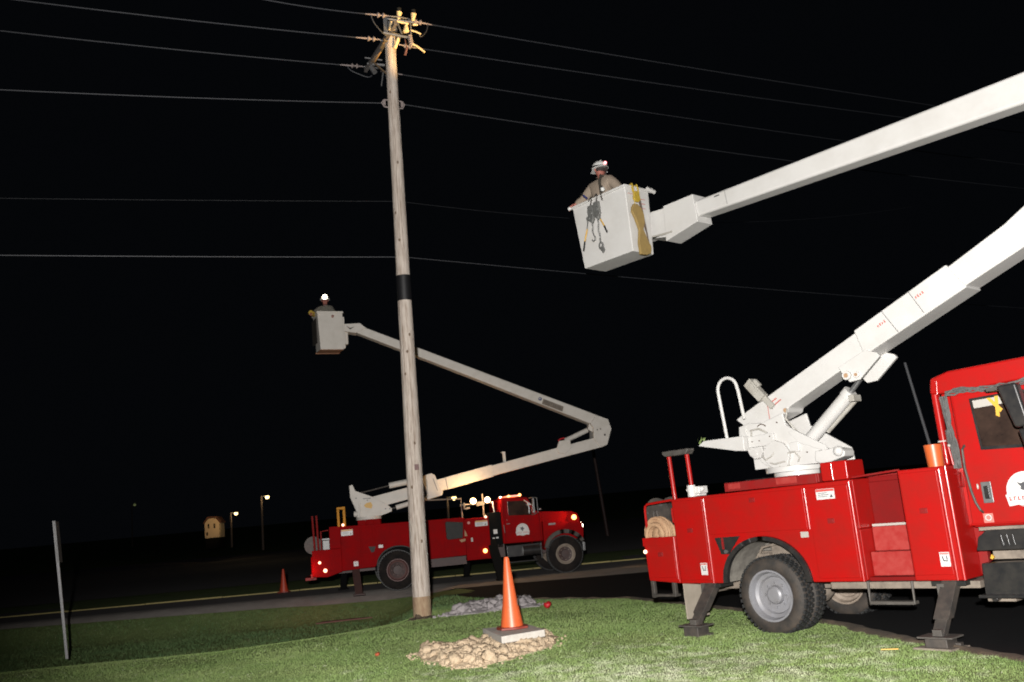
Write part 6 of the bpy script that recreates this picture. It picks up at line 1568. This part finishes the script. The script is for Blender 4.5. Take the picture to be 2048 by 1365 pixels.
# ------------------------------------------------------------------ sign post, far things
SX, SY = -9.85, 20.0
so = empty('sign_post', (SX, SY, -0.25), 0, label='thin galvanised sign post in the dark grass at the left, its plate seen edge on', cat='sign')
b = MB(); dz = 2.86
b.box(-0.026, -0.010, -0.026, -0.003, 0, dz); b.box(0.010, 0.026, -0.026, -0.003, 0, dz); b.box(-0.010, 0.010, -0.008, 0.0, 0, dz)
bmesh.ops.transform(b.bm, matrix=Matrix.Shear('XY', 4, (-0.1, 0.0)), verts=b.bm.verts[:]); b.build('post', M['sign_post'], so)
b = MB(); b.box(-0.004, 0.004, -0.03, 0.55, 1.98, dz); bmesh.ops.transform(b.bm, matrix=Matrix.Shear('XY', 4, (-0.1, 0.0)) @ Matrix.Rotation(R(18), 4, 'Z'), verts=b.bm.verts[:]); b.build('sign_plate', M['sign_back'], so)

def far_pole(x, y, h, label, tilt=0.0):
    o = empty('utility_pole', (x, y, gz(x, y) - 0.1), 0, label=label, cat='utility pole')
    b = MB(); b.cyl((0, 0, 0), (tilt, 0, h), 0.12, 0.09, 14); b.build('pole_shaft', M['hub_dark'], o)
    b = MB(); b.cyl((tilt, 0, h), (tilt, 0, h + 0.06), 0.10, n=14); b.build('pole_cap', M['hub_dark'], o)
    return o
far_pole(4.93, 60, 7.0, 'distant dim utility pole behind the elbow of the far boom', -0.45)
def street_lamp(p, zg, label, arm_dir=-1, r=0.13, e=420, col=(1, 0.75, 0.4), mlens='lamp_street'):
    p = Vector(p)
    o = empty('street_lamp', (p.x + arm_dir * 0.45, p.y, zg), 0, label=label, cat='street lamp', group='lit yard lamps in the distance')
    h = p.z - zg
    b = MB(); b.cyl((0, 0, 0), (0, 0, h + 0.1), 0.09, 0.07, 10); b.build('lamp_post', M['strap'], o)
    b = MB(); b.cyl((0, 0, h + 0.05), (-arm_dir * 0.45, 0, h + 0.12), 0.035, n=8); b.lathe([(r * 0.6, 0.10), (r * 1.0, 0.06), (r * 1.05, 0.0)], (-arm_dir * 0.45, 0, h + 0.06), 'Z', 16); b.build('lamp_arm', M['galv'], o)
    b = MB(); b.ball((-arm_dir * 0.45, 0, h), r, 14); b.build('lamp_bulb', M[mlens], o)
    if e: lamp('street_lamp_light', 'POINT', (p.x, p.y - 0.35, p.z - 0.2), e, col, 0.15)
    return o
street_lamp((-24.9, 80, 4.42), 1.6, 'lower distant yard lamp just right of the small shed', -1, 0.16, 18)
street_lamp((-19.4, 70, 5.09), 1.2, 'taller distant yard lamp between the shed and the far truck', -1, 0.16, 18)
street_lamp((-4.64, 60, 3.45), 0.2, 'distant yard lamp glowing over the far truck behind its lamp rack', -1, 0.16, 12)
street_lamp((-63.0, 150, 9.6), 3.0, 'tiny greenish lamp far off on the left', -1, 0.22, 0, mlens='lamp_far')
sh = empty('shed', (-27.0, 80, 2.55), 0, label='small cream gabled shed with two dark windows lit by the yard lamp', cat='shed')
b = MB(); b.prism([(-0.62, 0), (0.62, 0), (0.62, 1.25), (0.3, 1.62), (-0.3, 1.62), (-0.62, 1.25)], 0, 1.4); b.build('wall', M['shed_wall'], sh)
b = MB(); b.prism([(-0.72, 1.20), (-0.34, 1.68), (0.34, 1.68), (0.72, 1.20), (0.72, 1.28), (0.36, 1.78), (-0.36, 1.78), (-0.72, 1.28)], -0.08, 1.48); b.build('roof', M['shed_roof'], sh)
for x, z, h in ((-0.28, 0.8, 0.38), (0.22, 0.8, 0.38), (-0.42, 0.2, 0.3)):
    b = MB(); b.box(x - 0.06, x + 0.06, -0.02, 0.0, z, z + h); b.build('window', M['dark'], sh)
b = MB(); b.box(-0.6, 0.6, 0.05, 1.35, -0.9, 0.0); b.build('plinth', M['dark'], sh)
lamp('shed_light', 'SPOT', (-25.9, 77.6, 4.3), 105, (1, 0.62, 0.28), 0.1, aim=(-27.1, 80, 3.4), size=60, blend=0.8)
